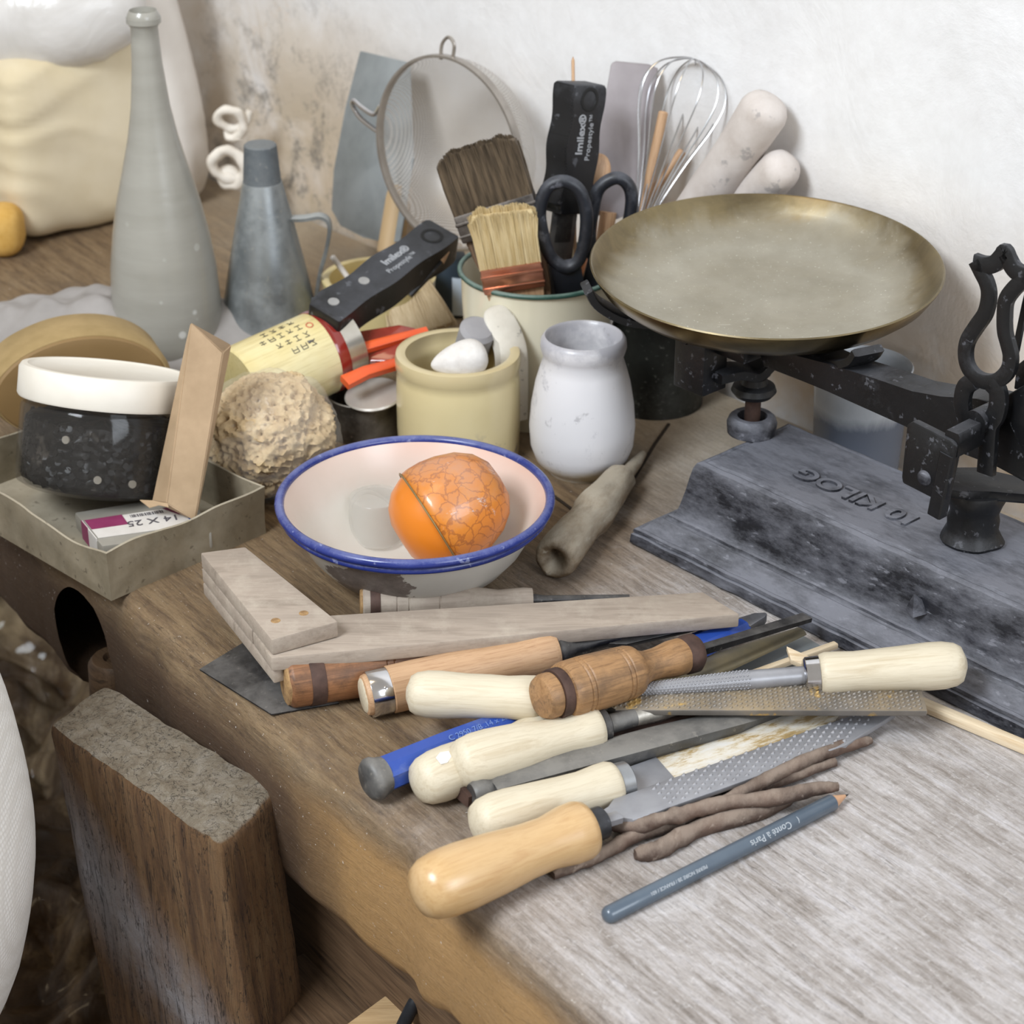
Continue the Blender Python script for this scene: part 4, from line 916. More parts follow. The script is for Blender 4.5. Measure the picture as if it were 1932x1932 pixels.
# packet: two clear cases in a card band
pz = 0.0185
q = [P(140, 966, pz), P(360, 930, pz), P(400, 1003, pz), P(192, 1030, pz)]
cq = sum(q, Vector()) / 4; pk = thing('blade_packet', 'small grey case in a white and purple card band marked 14 X 25', 'packet', loc((cq.x, cq.y, 0.001)))
o_ = Vector((cq.x, cq.y, 0.001))
M_case = simple('frosted_grey_case', '#8d887e', '#9c978d', 0.3, 0, 20, 0.02)
mk('case', prism([p - o_ for p in q], (0, 0, -0.0125), 0.0015), M_case, pk)
def PQ(u, v, dz=0): a = q[0].lerp(q[1], u); b = q[3].lerp(q[2], u); r = a.lerp(b, v); return r - o_ + Vector((0, 0, dz))
M_card = simple('white_card', '#cfc9c2', '#dad5cf', 0.5, bump=0); M_purp = simple('purple_print', '#7b2f52', '#8c3a60', 0.45, bump=0)
band = prism([PQ(0.02, 0.30, 0.0006), PQ(0.93, 0.30, 0.0006), PQ(0.93, 0.80, 0.0006), PQ(0.02, 0.80, 0.0006)], (0, 0, -0.0004))
sd = [PQ(-0.005, 0.28, 0.0006), PQ(-0.005, 0.82, 0.0006), PQ(-0.005, 0.82, -0.0125), PQ(-0.005, 0.28, -0.0125)]
prism(sd, (q[1] - q[0]).normalized() * 0.0008, bm=band); mk('card_band', band, M_card, pk)
pp_ = prism([PQ(0.02, 0.30, 0.0010), PQ(0.34, 0.30, 0.0010), PQ(0.34, 0.56, 0.0010), PQ(0.02, 0.56, 0.0010)], (0, 0, -0.0003))
prism([PQ(0.70, 0.30, 0.0010), PQ(0.93, 0.30, 0.0010), PQ(0.93, 0.50, 0.0010), PQ(0.80, 0.50, 0.0010)], (0, 0, -0.0003), bm=pp_)
prism([PQ(-0.008, 0.28, 0.0008), PQ(-0.008, 0.52, 0.0008), PQ(-0.008, 0.52, -0.0125), PQ(-0.008, 0.28, -0.0125)], (q[1] - q[0]).normalized() * 0.0004, bm=pp_)
mk('purple_panel', pp_, M_purp, pk)
ax_ = (PQ(0, .5) - PQ(1, .5)).normalized(); ay_ = Vector((0, 0, 1)).cross(ax_)
def PM_(u, v, dz): p = PQ(u, v, dz); return Matrix(((ax_.x, ay_.x, 0, p.x), (ax_.y, ay_.y, 0, p.y), (0, 0, 1, p.z), (0, 0, 0, 1)))
M_inkg = simple('grey_ink', '#4b474a', '#57535a', 0.6, bump=0)
text('14 X 25', 0.0105, M_inkg, pk, PM_(0.56, 0.56, 0.0008))
bc = B()
for k in range(26):
    u = 0.40 + 0.011 * k + 0.002 * (k % 3); prism([PQ(u, 0.34, 0.0008), PQ(u + 0.004 * (1 + k % 2), 0.34, 0.0008), PQ(u + 0.004 * (1 + k % 2), 0.41, 0.0008), PQ(u, 0.41, 0.0008)], (0, 0, 0.0001), bm=bc)
mk('barcode', bc, M_inkg, pk)
mk('blue_mark', prism([PQ(0.86, 0.60, 0.0008), PQ(0.90, 0.60, 0.0008), PQ(0.90, 0.68, 0.0008), PQ(0.86, 0.68, 0.0008)], (0, 0, 0.0001)), simple('blue_print', '#4e62a0', '#5a6eac', 0.5, bump=0), pk)

# ================================================================== CENTRE: crock, bucket and its tools, jar, bowl
kb_ = P(866, 850, 0)
kp = list(reversed(vprof(kb_, [(664, 117), (672, 119), (688, 118), (695, 114), (705, 116), (740, 117), (800, 116), (845, 113)]))); kp[0] = (0.0, kp[0][1])
def crockmat():
    t = NT('yellow_crock_glaze'); f = t.noise(9, 6); x, y, z = t.sep()[:3]
    col = t.ramp(f, [(0.3, '#cdbc8e'), (0.7, '#d9ca9f')])
    zt = t.mth('MULTIPLY', t.mth('SUBTRACT', z, 0.062), 90, True); col = t.mix(zt, col, '#c4b48c')
    d = t.vor(17, vec=t.map((1, 1, 1), off=(0.03, 0.01, 0.017))); dr = t.ramp(t.noise(30, 6, 0.7), [(0.62, 0.0), (0.66, 1.0)])
    low = t.mth('MULTIPLY', t.mth('SUBTRACT', 0.035, z), 60, True); col = t.mix(t.mth('MULTIPLY', t.mth('MULTIPLY', dr, low), 0.8), col, '#9a9080')
    return t.out(col, 0.28, Coat_Weight=0.4)
vessel('yellow_crock', 'straight-sided pale yellow stoneware crock holding plaster-caked tools', 'crock', kb_, kp, pack('yellow_crock_glaze', crockmat), 0.0065)
hcr = kp[-1][0]
M_plaster = simple('dried_plaster', '#cfcac4', '#dedad5', 0.9, 0, 90, 0.6, dist=0.0015)
a, b = P(815, 690, hcr + 0.004), P(918, 668, hcr + 0.008)
pbm = pillow((b - a).length / 2, 0.015, 0.014, 0.003, 0.001, 6, 2.2)
for v in pbm.verts:
    f = (v.co.x / ((b - a).length / 2) + 1) / 2; v.co.y *= 0.45 + 0.7 * f; v.co.z *= 0.5 + 0.6 * f
tag(mk('plaster_scoop', pbm, M_plaster, M=frame(a, b) @ Matrix.Translation(((b - a).length / 2, 0, 0)), smooth=80), 'white plaster-caked lump lying across the mouth of the yellow crock', 'plaster lump')
a, b = P(880, 690, hcr - 0.025), P(903, 618, hcr + 0.012)
tag(mk('grey_rubber_grip', lathe([(0, 0), (0, 0.010), ((b - a).length * .5, 0.0125), ((b - a).length - 0.003, 0.0128), ((b - a).length, 0.010), ((b - a).length + 0.001, 0)], 32, 'X'), simple('grey_rubber', '#8b898c', '#9b999b', 0.8, 0, 30, 0.2), M=frame(a, b)), 'short thick grey grip standing up in the yellow crock behind the white lump', 'grip')
def tusk():
    c = [PY(965, 680, 1.36), PY(957, 640, 1.368), PY(940, 605, 1.376), PY(926, 580, 1.382)]
    c0 = Vector(kb_); c = [c[0] + Vector((0, 0, -0.045))] + c
    return tube([p - c0 for p in smoothpath(c, 5)], 0, flat=lambda t: (0.0105 * sqrt(max(0.02, 1 - max(0, (t - 0.7) / 0.3) ** 2)), 0.006 * sqrt(max(0.05, 1 - max(0, (t - 0.7) / 0.3) ** 2))), nrm=(0.5, -1, 0))
tag(mk('curved_white_tool', tusk(), dusty('ivory_plaster', '#d6d0c4', '#e0dbd0', '#c3bdb0', 0.3, rough=0.7, speckcol='#55524c', sps=90), M=loc(kb_), smooth=60), 'curved ivory-white flat tool rising at the right side of the yellow crock', 'modelling tool')

# bucket
bu = P(1014, 762, 0)
kp = list(reversed(vprof(bu, [(506, 148), (514, 146), (560, 144), (640, 138), (720, 131), (758, 127)]))); kp[0] = (0.0, kp[0][1]); hb = kp[-1][0]; rb = kp[-1][1]
def enam():
    t = NT('chipped_cream_enamel'); f = t.noise(6, 4); col = t.ramp(f, [(0.3, '#ded7be'), (0.7, '#e6e0cc')])
    ch = t.ramp(t.noise(70, 3, 0.6), [(0.70, 0.0), (0.72, 1.0)]); col = t.mix(t.mth('MULTIPLY', ch, 0.8), col, '#6d6a5c'); return t.out(col, 0.22, Coat_Weight=0.4)
bk_ = vessel('enamel_bucket', 'tall cream enamel bucket with a dark green rim, packed with brushes and kitchen tools', 'bucket', bu, kp, pack('chipped_cream_enamel', enam), 0.0012)
rr_ = B(); 
for k in range(96):
    pass
mk('green_rim', tube([(cos(a_ * 2 * pi / 96) * rb, sin(a_ * 2 * pi / 96) * rb, hb) for a_ in range(96)], 0.0019, 10, closed=True), dusty('dark_green_enamel', '#1f4238', '#2c5147', '#8fa097', 0.25, rough=0.3, bump=0.1), bk_)
YB = bu.y
def PB(x, y, dy=0.0): return PY(x, y, YB + dy)
# sieve
M_wire = simple('steel_wire', '#a39c94', '#b5aea6', 0.32, 0.8, 60, 0.1)
def meshmat():
    t = NT('woven_wire_mesh'); uv = t.t.nodes.new('ShaderNodeUVMap'); sp = t.n('ShaderNodeSeparateXYZ'); t.l(uv.outputs[0], sp.inputs[0])
    a_ = t.mth('ABSOLUTE', t.mth('SINE', t.mth('MULTIPLY', sp.outputs[0], 1.0))); b2 = t.mth('ABSOLUTE', t.mth('SINE', t.mth('MULTIPLY', sp.outputs[1], 1.0)))
    al = t.mth('SUBTRACT', 0.92, t.mth('MULTIPLY', t.mth('MINIMUM', a_, b2), 0.95), True); t.l(al, t.b.inputs['Alpha']); return t.out('#cbc6c0', 0.4, 0.25)
sv_c = TW(846, 290, 0.156)
zr = Vector((-0.67, -0.74, 0.03)).normalized()         # the open side looks back at the room
xr = Vector((0, 0, 1.0)); xr = (xr - zr * xr.dot(zr)).normalized(); yr = zr.cross(xr)
SV = Matrix(((xr.x, yr.x, zr.x, sv_c.x), (xr.y, yr.y, zr.y, sv_c.y), (xr.z, yr.z, zr.z, sv_c.z), (0, 0, 0, 1)))
RS = 0.0755
sv = thing('wire_sieve', 'round wire-mesh kitchen sieve leaning against the wall above the bucket', 'sieve', SV)
mk('rim', tube([(cos(k * 2 * pi / 96) * RS, sin(k * 2 * pi / 96) * RS, 0) for k in range(96)], 0, flat=(0.0012, 0.0034), nrm=(0, 0, 1), closed=True), M_wire, sv)
bm = B(); n1, n2 = 26, 96; rg = []
uvl = bm.loops.layers.uv.new('uv')
for i in range(n1 + 1):
    ph = i / n1 * pi / 2; rr = RS * cos(ph) * 0.99; zz = -0.058 * sin(ph)
    rg.append([bm.verts.new((rr * cos(2 * pi * k / n2), rr * sin(2 * pi * k / n2), zz)) for k in range(n2)] if i < n1 else [bm.verts.new((0, 0, zz))])
for i in range(n1):
    for k in range(n2):
        j = (k + 1) % n2
        bm.faces.new((rg[i][k], rg[i][j], rg[i + 1][j], rg[i + 1][k]) if i < n1 - 1 else (rg[i][k], rg[i][j], rg[n1][0]))
for f in bm.faces:
    for lp in f.loops: lp[uvl].uv = (lp.vert.co.x * 2100, lp.vert.co.y * 2100)
mk('mesh_bowl', bm, pack('woven_wire_mesh', meshmat), sv, smooth=80)
def svp(x, y):   # pixel -> rim plane of the sieve
    d = ray(x, y); o = Vector((0, 0, H)); k = (sv_c - o).dot(zr) / d.dot(zr); return SV.inverted() @ (o + d * k)
mk('hanging_loop', tube(smoothpath([svp(832, 112), svp(834, 84), svp(846, 70), svp(857, 84), svp(854, 112)], 5), 0.0014, 8), M_wire, sv)
mk('handle_stub', tube(smoothpath([svp(718, 200), svp(706, 216), svp(682, 202), svp(668, 190), svp(666, 200), svp(682, 224), svp(716, 250)], 5), 0.0020, 8), M_chrome, sv)

# flat brushes
def flatbrush(name, label, A, Bp, up, w, th, lb, lf, lh, mb_, mf, mh, n=520, seed=1, spread=1.08, wh=None, slant=0.0, rr=0.00048):
    """A = middle of the bristle tip, Bp = towards the handle"""
    g = thing(name, label, 'brush', frame(A, Bp, up)); wh = wh or w * 0.5
    bm = B(); rnd = random.Random(seed)
    c = box(0.004, lb + 0.004, -w, w, -th * 0.85, th * 0.85, 0.002, bm=bm)
    for v in bm.verts: v.co.x += (v.co.y / w) * slant * (1 - v.co.x / lb)
    for k in range(n):
        u = rnd.uniform(-1, 1); q = rnd.choice((-1, 1)) * sqrt(rnd.uniform(0.5, 1)); tipo = rnd.uniform(-0.0008, 0.0016) + u * slant + 0.006 * abs(u) ** 6 + 0.0025 * noise.noise(Vector((u * 4, seed, 0)))
        p0 = Vector((lb + 0.004, w * u * 0.98, th * q * 0.9)); p1 = Vector((lb * 0.5, w * u * 1.02, th * q)); p2 = Vector((tipo, w * u * spread + rnd.uniform(-.001, .001), th * q * 0.9 + rnd.uniform(-.0006, .0006)))
        tube([p0, p1, p2], lambda t: rr * (1.2 - 0.8 * t), 4, bm=bm)
    mk('bristles', bm, mb_, g)
    mk('ferrule', box(lb, lb + lf, -w * 1.01, w * 1.01, -th * 1.08, th * 1.08, 0.0014), mf, g)
    fb = box(lb + lf * 0.25, lb + lf * 0.38, -w * 1.03, w * 1.03, -th * 1.16, th * 1.16, 0.0008); box(lb + lf * 0.7, lb + lf * 0.8, -w * 1.03, w * 1.03, -th * 1.16, th * 1.16, 0.0008, bm=fb)
    mk('ferrule_bead', fb, mf, g)
    mk('brush_handle', poly2([(lb + lf, -w * 0.95), (lb + lf + 0.012, -w * 0.9), (lb + lf + lh * 0.5, -wh * 0.8), (lb + lf + lh, -wh * 0.5), (lb + lf + lh, wh * 0.5), (lb + lf + lh * 0.5, wh * 0.8), (lb + lf + 0.012, w * 0.9), (lb + lf, w * 0.95)], -th * 0.7, th * 0.7, 0.0016), mh, g)
    return g
M_dbr = simple('dark_brown_bristle', '#3b3022', '#6a5a46', 0.7, 0, 60, 0.2, (0.6, 6, 6)); M_lbr = simple('pale_bristle', '#bfa878', '#d8c69d', 0.7, 0, 60, 0.2, (0.6, 6, 6))
M_blkfer = dusty('paint_caked_dark_ferrule', '#2b2724', '#3d3733', '#9b928a', 0.3, rough=0.4, metal=0.4, bump=0.3, sps=60)
M_copper = simple('copper_ferrule', '#b77a62', '#c98e75', 0.22, 0.9, 30, 0.05)
a, b = PB(895, 274, -0.022), PB(944, 420, -0.028)
flatbrush('wide_brush', 'wide flat brush with dark brown bristles and blackened ferrule, in the bucket before the sieve', a, b, (-0.1, -1, 0.25), 0.0285, 0.0090, 0.042, 0.020, 0.085, M_dbr, M_blkfer, M_darkwood, 1900, 2, 0.99, 0.026, 0.0)
a, b = PB(945, 396, -0.046), PB(968, 522, -0.040)
flatbrush('pale_brush', 'flat brush with pale straw bristles and shiny copper ferrule, front of the bucket', a, b, (-0.05, -1, 0.3), 0.0215, 0.0075, 0.040, 0.020, 0.060, M_lbr, M_copper, M_beech, 1700, 3, 1.10, 0.016, 0.001)
# scissors
M_scis = dusty('worn_black_scissor_grip', '#15171c', '#20232a', '#6a6c74', 0.28, rough=0.4, bump=0.3, sps=70)
c0 = PB(1078, 560, -0.035)
sx2 = thing('scissors', 'black-handled scissors standing blades down in the bucket', 'scissors', loc(c0))
def loopy(pts, dy, r, name):
    mk(name, tube(smoothpath([PB(x, y, dy) - c0 for x, y in pts], 6, True), r, 12, closed=True), M_scis, sx2)
loopy([(1062, 342), (1092, 358), (1106, 400), (1104, 450), (1092, 490), (1070, 505), (1042, 488), (1026, 450), (1018, 400), (1032, 356)], -0.036, 0.0047, 'finger_loop')
loopy([(1160, 336), (1182, 345), (1192, 372), (1186, 420), (1168, 470), (1140, 500), (1118, 480), (1112, 440), (1118, 400), (1130, 356)], -0.022, 0.0047, 'finger_loop')
sh_ = B(); tube([PB(1066, 495, -0.035) - c0, PB(1078, 560, -0.03) - c0, PB(1090, 640, -0.01) - c0], 0, flat=(0.0105, 0.0035), nrm=(0, 1, 0), bm=sh_)
tube([PB(1132, 488, -0.024) - c0, PB(1112, 560, -0.024) - c0, PB(1098, 640, -0.006) - c0], 0, flat=(0.008, 0.003), nrm=(0, 1, 0), bm=sh_)
mk('shank', sh_, M_scis, sx2); mk('scissor_blade', tube([PB(1094, 640, -0.006) - c0, PB(1092, 760, 0.008) - c0], 0, flat=(0.007, 0.0015), nrm=(0, 1, 0)), M_dsteel, sx2)
# upright rasp handle
a, b = PB(1066, 400, -0.004), PB(1096, 156, 0.012)
g = rasp_handle('black plastic rasp handle standing upright in the bucket behind the scissors', a, b, 0.0150, 0.0105, (0.75, -0.8, 0.1), plate=False)
bx2 = mk('blade', box(-0.10, 0.004, -0.012, 0.012, -0.001, 0.001, 0.0004), M_dsteel, g)
a, b = PB(1082, 200, 0.02), PB(1081, 106, 0.026)
tag(mk('wooden_skewer', lathe([(-0.19, 0), (-0.19, 0.0012), ((b - a).length - 0.003, 0.0012), ((b - a).length, 0)], 10, 'X'), M_beech, M=frame(a, b)), 'thin wooden skewer sticking up behind the upright black rasp handle', 'skewer')
# grey palette spatula
def uprightpoly(pts, y0, y1, dy0, dy1): return [PB(x, y, dy0 + (dy1 - dy0) * (y - y0) / (y1 - y0)) for x, y in pts]
pg = uprightpoly([(1152, 122), (1160, 118), (1222, 124), (1240, 132), (1226, 250), (1200, 400), (1150, 420), (1118, 400), (1128, 270)], 420, 118, 0.020, 0.075)
c = PB(1150, 420, 0.02)
sp_ = thing('rubber_spatula', 'wide flat grey spatula blade standing in the bucket between rasp handle and whisk', 'spatula', loc(c))
mk('blade', prism([p - c for p in pg], (0.001, 0.0035, 0.0005), 0.0008), simple('warm_grey_rubber', '#8d8688', '#9a9395', 0.6, 0, 30, 0.05), sp_)
a, b = PB(1148, 400, 0.022) - c, PB(1112, 640, 0.0) - c
mk('spatula_handle', lathe([(0, 0), (0, 0.006), ((b - a).length, 0.006), ((b - a).length, 0)], 16, 'X'), M_beech, sp_, frame(a, b))
# orange-brown wooden spoon
a, b = PB(1130, 300, 0.018), PB(1108, 500, -0.002)
g = thing('wooden_spoon', 'orange-brown wooden spoon standing in the bucket just right of the rasp handle', 'spoon', frame(a, b, (0, -1, 0)))
L = (b - a).length
mk('spoon_bowl', pillow(0.014, 0.0095, 0.004, 0.0003, 0, 1, 2.2), M_beech, g, Matrix.Translation((0.010, 0, 0)))
mk('spoon_handle', lathe([(0.018, 0), (0.018, 0.004), (L + 0.05, 0.0045), (L + 0.05, 0)], 14, 'X'), simple('red_brown_wood', '#8a5533', '#9a6340', 0.4, 0, 40, 0.1, (0.2, 1, 1)), g)
# whisk
wa, wb = PB(1190, 480, 0.004), PB(1310, 112, 0.050)
g = thing('balloon_whisk', 'steel balloon whisk standing wires up in the bucket', 'whisk', frame(wa, wb, (0, -1, 0))); L = (wb - wa).length
Mw = simple('bright_wire', '#b9b9bb', '#c9c9cb', 0.25, 0.9, 40, 0.02)
for k in range(6):
    th_ = pi * k / 6 + 0.2; w_ = 0.0310; pts = []
    for (x, yy) in ((0.0, 0.0035), (0.25, 0.008), (0.5, 0.018), (0.7, 0.028), (0.84, 0.031), (0.94, 0.024), (0.99, 0.010), (1.0, 0.0)): pts.append((x * L, yy))
    full = [Vector((x, y * cos(th_), y * sin(th_))) for x, y in pts] + [Vector((x, -y * cos(th_), -y * sin(th_))) for x, y in reversed(pts[:-1])]
    mk('wire', tube(smoothpath(full, 4), 0.0006, 6), Mw, g)
mk('whisk_handle', lathe([(-0.07, 0), (-0.07, 0.005), (0.002, 0.0052), (0.004, 0.0035), (0.004, 0)], 20, 'X'), M_chrome, g)
# sticks
for (x0, y0, x1, y1, dy, r, lb) in ((1212, 400, 1252, 210, 0.03, 0.0036, 'pale wooden stick behind the whisk wires, the taller of two'), (1215, 385, 1288, 284, 0.035, 0.0032, 'short brown wooden stick beside the whisk, its blunt end up')):
    a, b = PB(x0, y0, dy), PB(x1, y1, dy + 0.015); L = (b - a).length
    g = lathe([(-0.10, 0), (-0.10, r), (L - 0.001, r), (L, r * 0.7), (L, 0)], 14, 'X')
    tag(mk('wooden_stick', g, M_beech, M=frame(a, b)), lb, 'stick', 'wooden sticks beside the whisk')
# rolling pins / pestles behind the pan
M_pin = dusty('plaster_dusted_wood', '#b5aaa2', '#c5bbb4', '#d0c9c4', 0.4, rough=0.8, bump=0.3, speckcol='#8d8886', sps=70, dsc=10)
for (xa, ya, xb, yb_, r, tt0, tt1, lb) in ((1290, 440, 1440, 212, 0.0168, 0.190, 0.200, 'dusty thick wooden pin leaning on the wall behind the pan, the longer of two'), (1330, 455, 1470, 322, 0.0145, 0.205, 0.205, 'shorter dusty wooden pin behind the pan, partly under the longer one')):
    a, b = TW(xa, ya, tt0), TW(xb, yb_, tt1); L = (b - a).length
    bm = lathe([(-0.05, 0), (-0.05, r)] + [(L * k / 8, r * (1 + 0.02 * sin(k))) for k in range(9)] + [(L + 0.004, r * 0.96), (L + 0.008, r * 0.82), (L + 0.0105, r * 0.5), (L + 0.0115, 0)], 48, 'X', wob=0.04)
    tag(mk('wooden_pin', bm, M_pin, M=frame(a, b), smooth=60), lb, 'wooden pin', 'dusty pins behind the pan')
# pail behind the scale post, dark tin beside it
q = S(0.022, 0.184, 0)
def pailm():
    t = NT('cloudy_white_plastic'); x, y, z = t.sep()[:3]; f = t.noise(16, 6, 0.7, 0.8)
    lv = t.mth('MULTIPLY', t.mth('SUBTRACT', t.mth('ADD', 0.045, t.mth('MULTIPLY', f, 0.03)), z), 90, True)
    return t.out(t.mix(lv, t.ramp(f, [(0.3, '#b9bec4'), (0.7, '#d0d4d8')]), '#6d7380'), 0.25, Alpha=0.9)
vessel('cloudy_tub', 'cloudy whitish plastic tub with grey contents, behind the post of the scale', 'tub', q, [(0, 0.029), (0.08, 0.0325), (0.084, 0.0335)], pack('cloudy_white_plastic', pailm), 0.0015)
q = S(-0.160, 0.172, 0)
M_dtin = dusty('dark_olive_tin', '#1e1f1d', '#2f312e', '#6d6e69', 0.3, rough=0.4, metal=0.5, bump=0.1, dsc=8)
vessel('dark_tin', 'dark grey-green tin standing in shadow between white jar and scale', 'tin', q, [(0, 0.036), (0.085, 0.036), (0.087, 0.037)], M_dtin, 0.0015)
# ---- white jar
jb = P(1097, 884, 0)
def jarm():
    t = NT('plaster_stained_white_glaze'); x, y, z = t.sep()[:3]; f = t.noise(14, 8, 0.7)
    col = t.ramp(t.noise(6, 4), [(0.3, '#d3d1d3'), (0.7, '#dedcde')])
    gm = t.mth('ADD', t.mth('MULTIPLY', t.mth('SUBTRACT', z, 0.080), 12), f)
    col = t.mix(t.mth('MULTIPLY', t.ramp(gm, [(0.50, 0.0), (0.66, 1.0)]), 0.8), col, '#9d9ca3')
    col = t.mix(t.mth('MULTIPLY', t.ramp(t.noise(26, 8, 0.8, 0.4), [(0.57, 0.0), (0.65, 1.0)]), 0.65), col, '#a3a2a8')
    col = t.mix(t.mth('MULTIPLY', t.ramp(t.noise(75, 4, 0.7), [(0.64, 0.0), (0.70, 1.0)]), 0.5), col, '#8f8c8f')
    lo = t.mth('MULTIPLY', t.mth('SUBTRACT', 0.014, z), 200, True); col = t.mix(t.mth('MULTIPLY', lo, t.ramp(f, [(0.4, 0.2), (0.6, 0.9)])), col, '#b9aa8c')
    t.bump(f, 0.3, 0.0008); return t.out(col, t.ramp(f, [(0.3, 0.3), (0.7, 0.65)]), Coat_Weight=0.15)
kp = list(reversed(vprof(jb, [(634, 77), (640, 81), (652, 82), (662, 79), (672, 75), (690, 81), (720, 90), (760, 97), (800, 100), (835, 97), (860, 87), (873, 73), (880, 64), (885, 62)]))); kp[0] = (0.0, kp[0][1])
inn = [(kp[-1][0] + 0.0008, 0.0262), (kp[-1][0] - 0.001, 0.0242), (kp[-1][0] - 0.012, 0.0232), (kp[-1][0] - 0.022, 0.025), (0.05, 0.030), (0.015, 0.025), (0.006, 0.015), (0.006, 0)]
jj = thing('white_jar', 'round-shouldered white glazed jar with grey plaster-smeared open mouth, behind the bowl', 'jar', loc(jb))
mk('jar_body', lathe([(0, 0)] + kp + inn, 96), pack('plaster_stained_white_glaze', jarm), jj, smooth=60)

# ---- enamel bowl
rz = 0.057
bc_ = P(783, 936, rz); rbw = 260 * depth(bc_) / F
def bowlm():
    t = NT('white_and_pink_enamel'); x, y, z = t.sep()[:3]; r = t.mth('POWER', t.mth('ADD', t.mth('MULTIPLY', x, x), t.mth('MULTIPLY', y, y)), 0.5)
    f = t.noise(7, 5); rn = t.mth('ADD', r, t.mth('MULTIPLY', t.mth('SUBTRACT', f, 0.5), 0.02))
    side = t.mth('MULTIPLY', t.mth('ADD', x, 0.09), 5.5, True)
    inner = t.mth('GREATER_THAN', t.nz(), 0.15)
    pink = t.mth('MULTIPLY', t.ramp(rn, [(0.066, 0.0), (0.082, 1.0)]), t.mth('ADD', 0.35, t.mth('MULTIPLY', side, 0.5)))
    col = t.mix(t.mth('MULTIPLY', pink, inner), t.ramp(t.noise(5, 6, 0.7), [(0.3, '#c9c4b9'), (0.7, '#d8d4cc')]), '#d9a894')
    # chipped patch on the outer wall, lower left in the photograph
    px = t.mth('SUBTRACT', 1.0, t.mth('MULTIPLY', t.mth('ABSOLUTE', t.mth('ADD', x, 0.024)), 28), True)
    pz = t.mth('SUBTRACT', 1.0, t.mth('MULTIPLY', t.mth('ABSOLUTE', t.mth('SUBTRACT', z, 0.030)), 36), True)
    pm = t.mth('ADD', t.mth('MULTIPLY', px, pz), t.mth('MULTIPLY', t.mth('SUBTRACT', t.noise(40, 8, 0.7), 0.5), 0.9))
    fr = t.mth('MULTIPLY', t.mth('LESS_THAN', y, -0.02), t.mth('LESS_THAN', t.nz(), 0.1))
    pm = t.mth('MULTIPLY', t.ramp(pm, [(0.25, 0.0), (0.28, 1.0)]), fr)
    col = t.mix(pm, col, t.ramp(t.noise(60, 6, 0.8), [(0.3, '#5f5651'), (0.6, '#81766f'), (0.75, '#b9b4b0')]))
    return t.out(col, t.mth('ADD', 0.3, t.mth('MULTIPLY', pm, 0.3)), Coat_Weight=0.2, Coat_Roughness=0.25)
bw = thing('enamel_bowl', 'chipped white enamel bowl with pinkish inside and a blue rolled rim', 'bowl', loc((bc_.x, bc_.y, 0)))
ou = [(0, 0), (0, 0.034), (0.002, 0.039), (0.006, 0.047), (0.014, 0.0575), (0.026, 0.0675), (0.038, 0.0740), (0.049, rbw - 0.006), (rz, rbw - 0.0025)]
ii = [(rz + 0.0005, rbw - 0.003), (0.0495, rbw - 0.0075), (0.038, 0.0727), (0.026, 0.0660), (0.014, 0.0560), (0.007, 0.046), (0.0035, 0.038), (0.002, 0.03), (0.0016, 0)]
mk('bowl_body', lathe(ou + ii, 128), pack('white_and_pink_enamel', bowlm), bw, smooth=60)
M_blue = dusty('cobalt_enamel_rim', '#232f70', '#2c3980', '#8c93b5', 0.12, rough=0.18, bump=0.05, sps=120)
rm = B(); tube([(cos(k * 2 * pi / 128) * (rbw - 0.0015), sin(k * 2 * pi / 128) * (rbw - 0.0015), rz - 0.0016) for k in range(128)], 0.0030, 12, closed=True, bm=rm)
tube([(cos(k * 2 * pi / 128) * (rbw - 0.0035), sin(k * 2 * pi / 128) * (rbw - 0.0035), rz - 0.0070) for k in range(128)], 0.0024, 12, closed=True, bm=rm)
mk('blue_rim', rm, M_blue, bw)
# drinking glass in the bowl
gq = P(712, 1010, 0.006)
def glassm():
    t = NT('thin_cloudy_glass'); return t.out('#cfccc4', 0.08, Alpha=0.30, Specular_IOR_Level=0.6)
g = thing('small_glass', 'small cloudy glass standing upside down inside the enamel bowl beside the orange tin', 'glass', loc(gq))
mk('glass_body', lathe([(0, 0.0170), (0, 0.0185), (0.026, 0.0178), (0.0285, 0.0168), (0.029, 0.014), (0.029, 0), (0.0275, 0), (0.0275, 0.0150), (0.026, 0.0162), (0.0, 0.0168)], 64, cap=False), pack('thin_cloudy_glass', glassm), g)
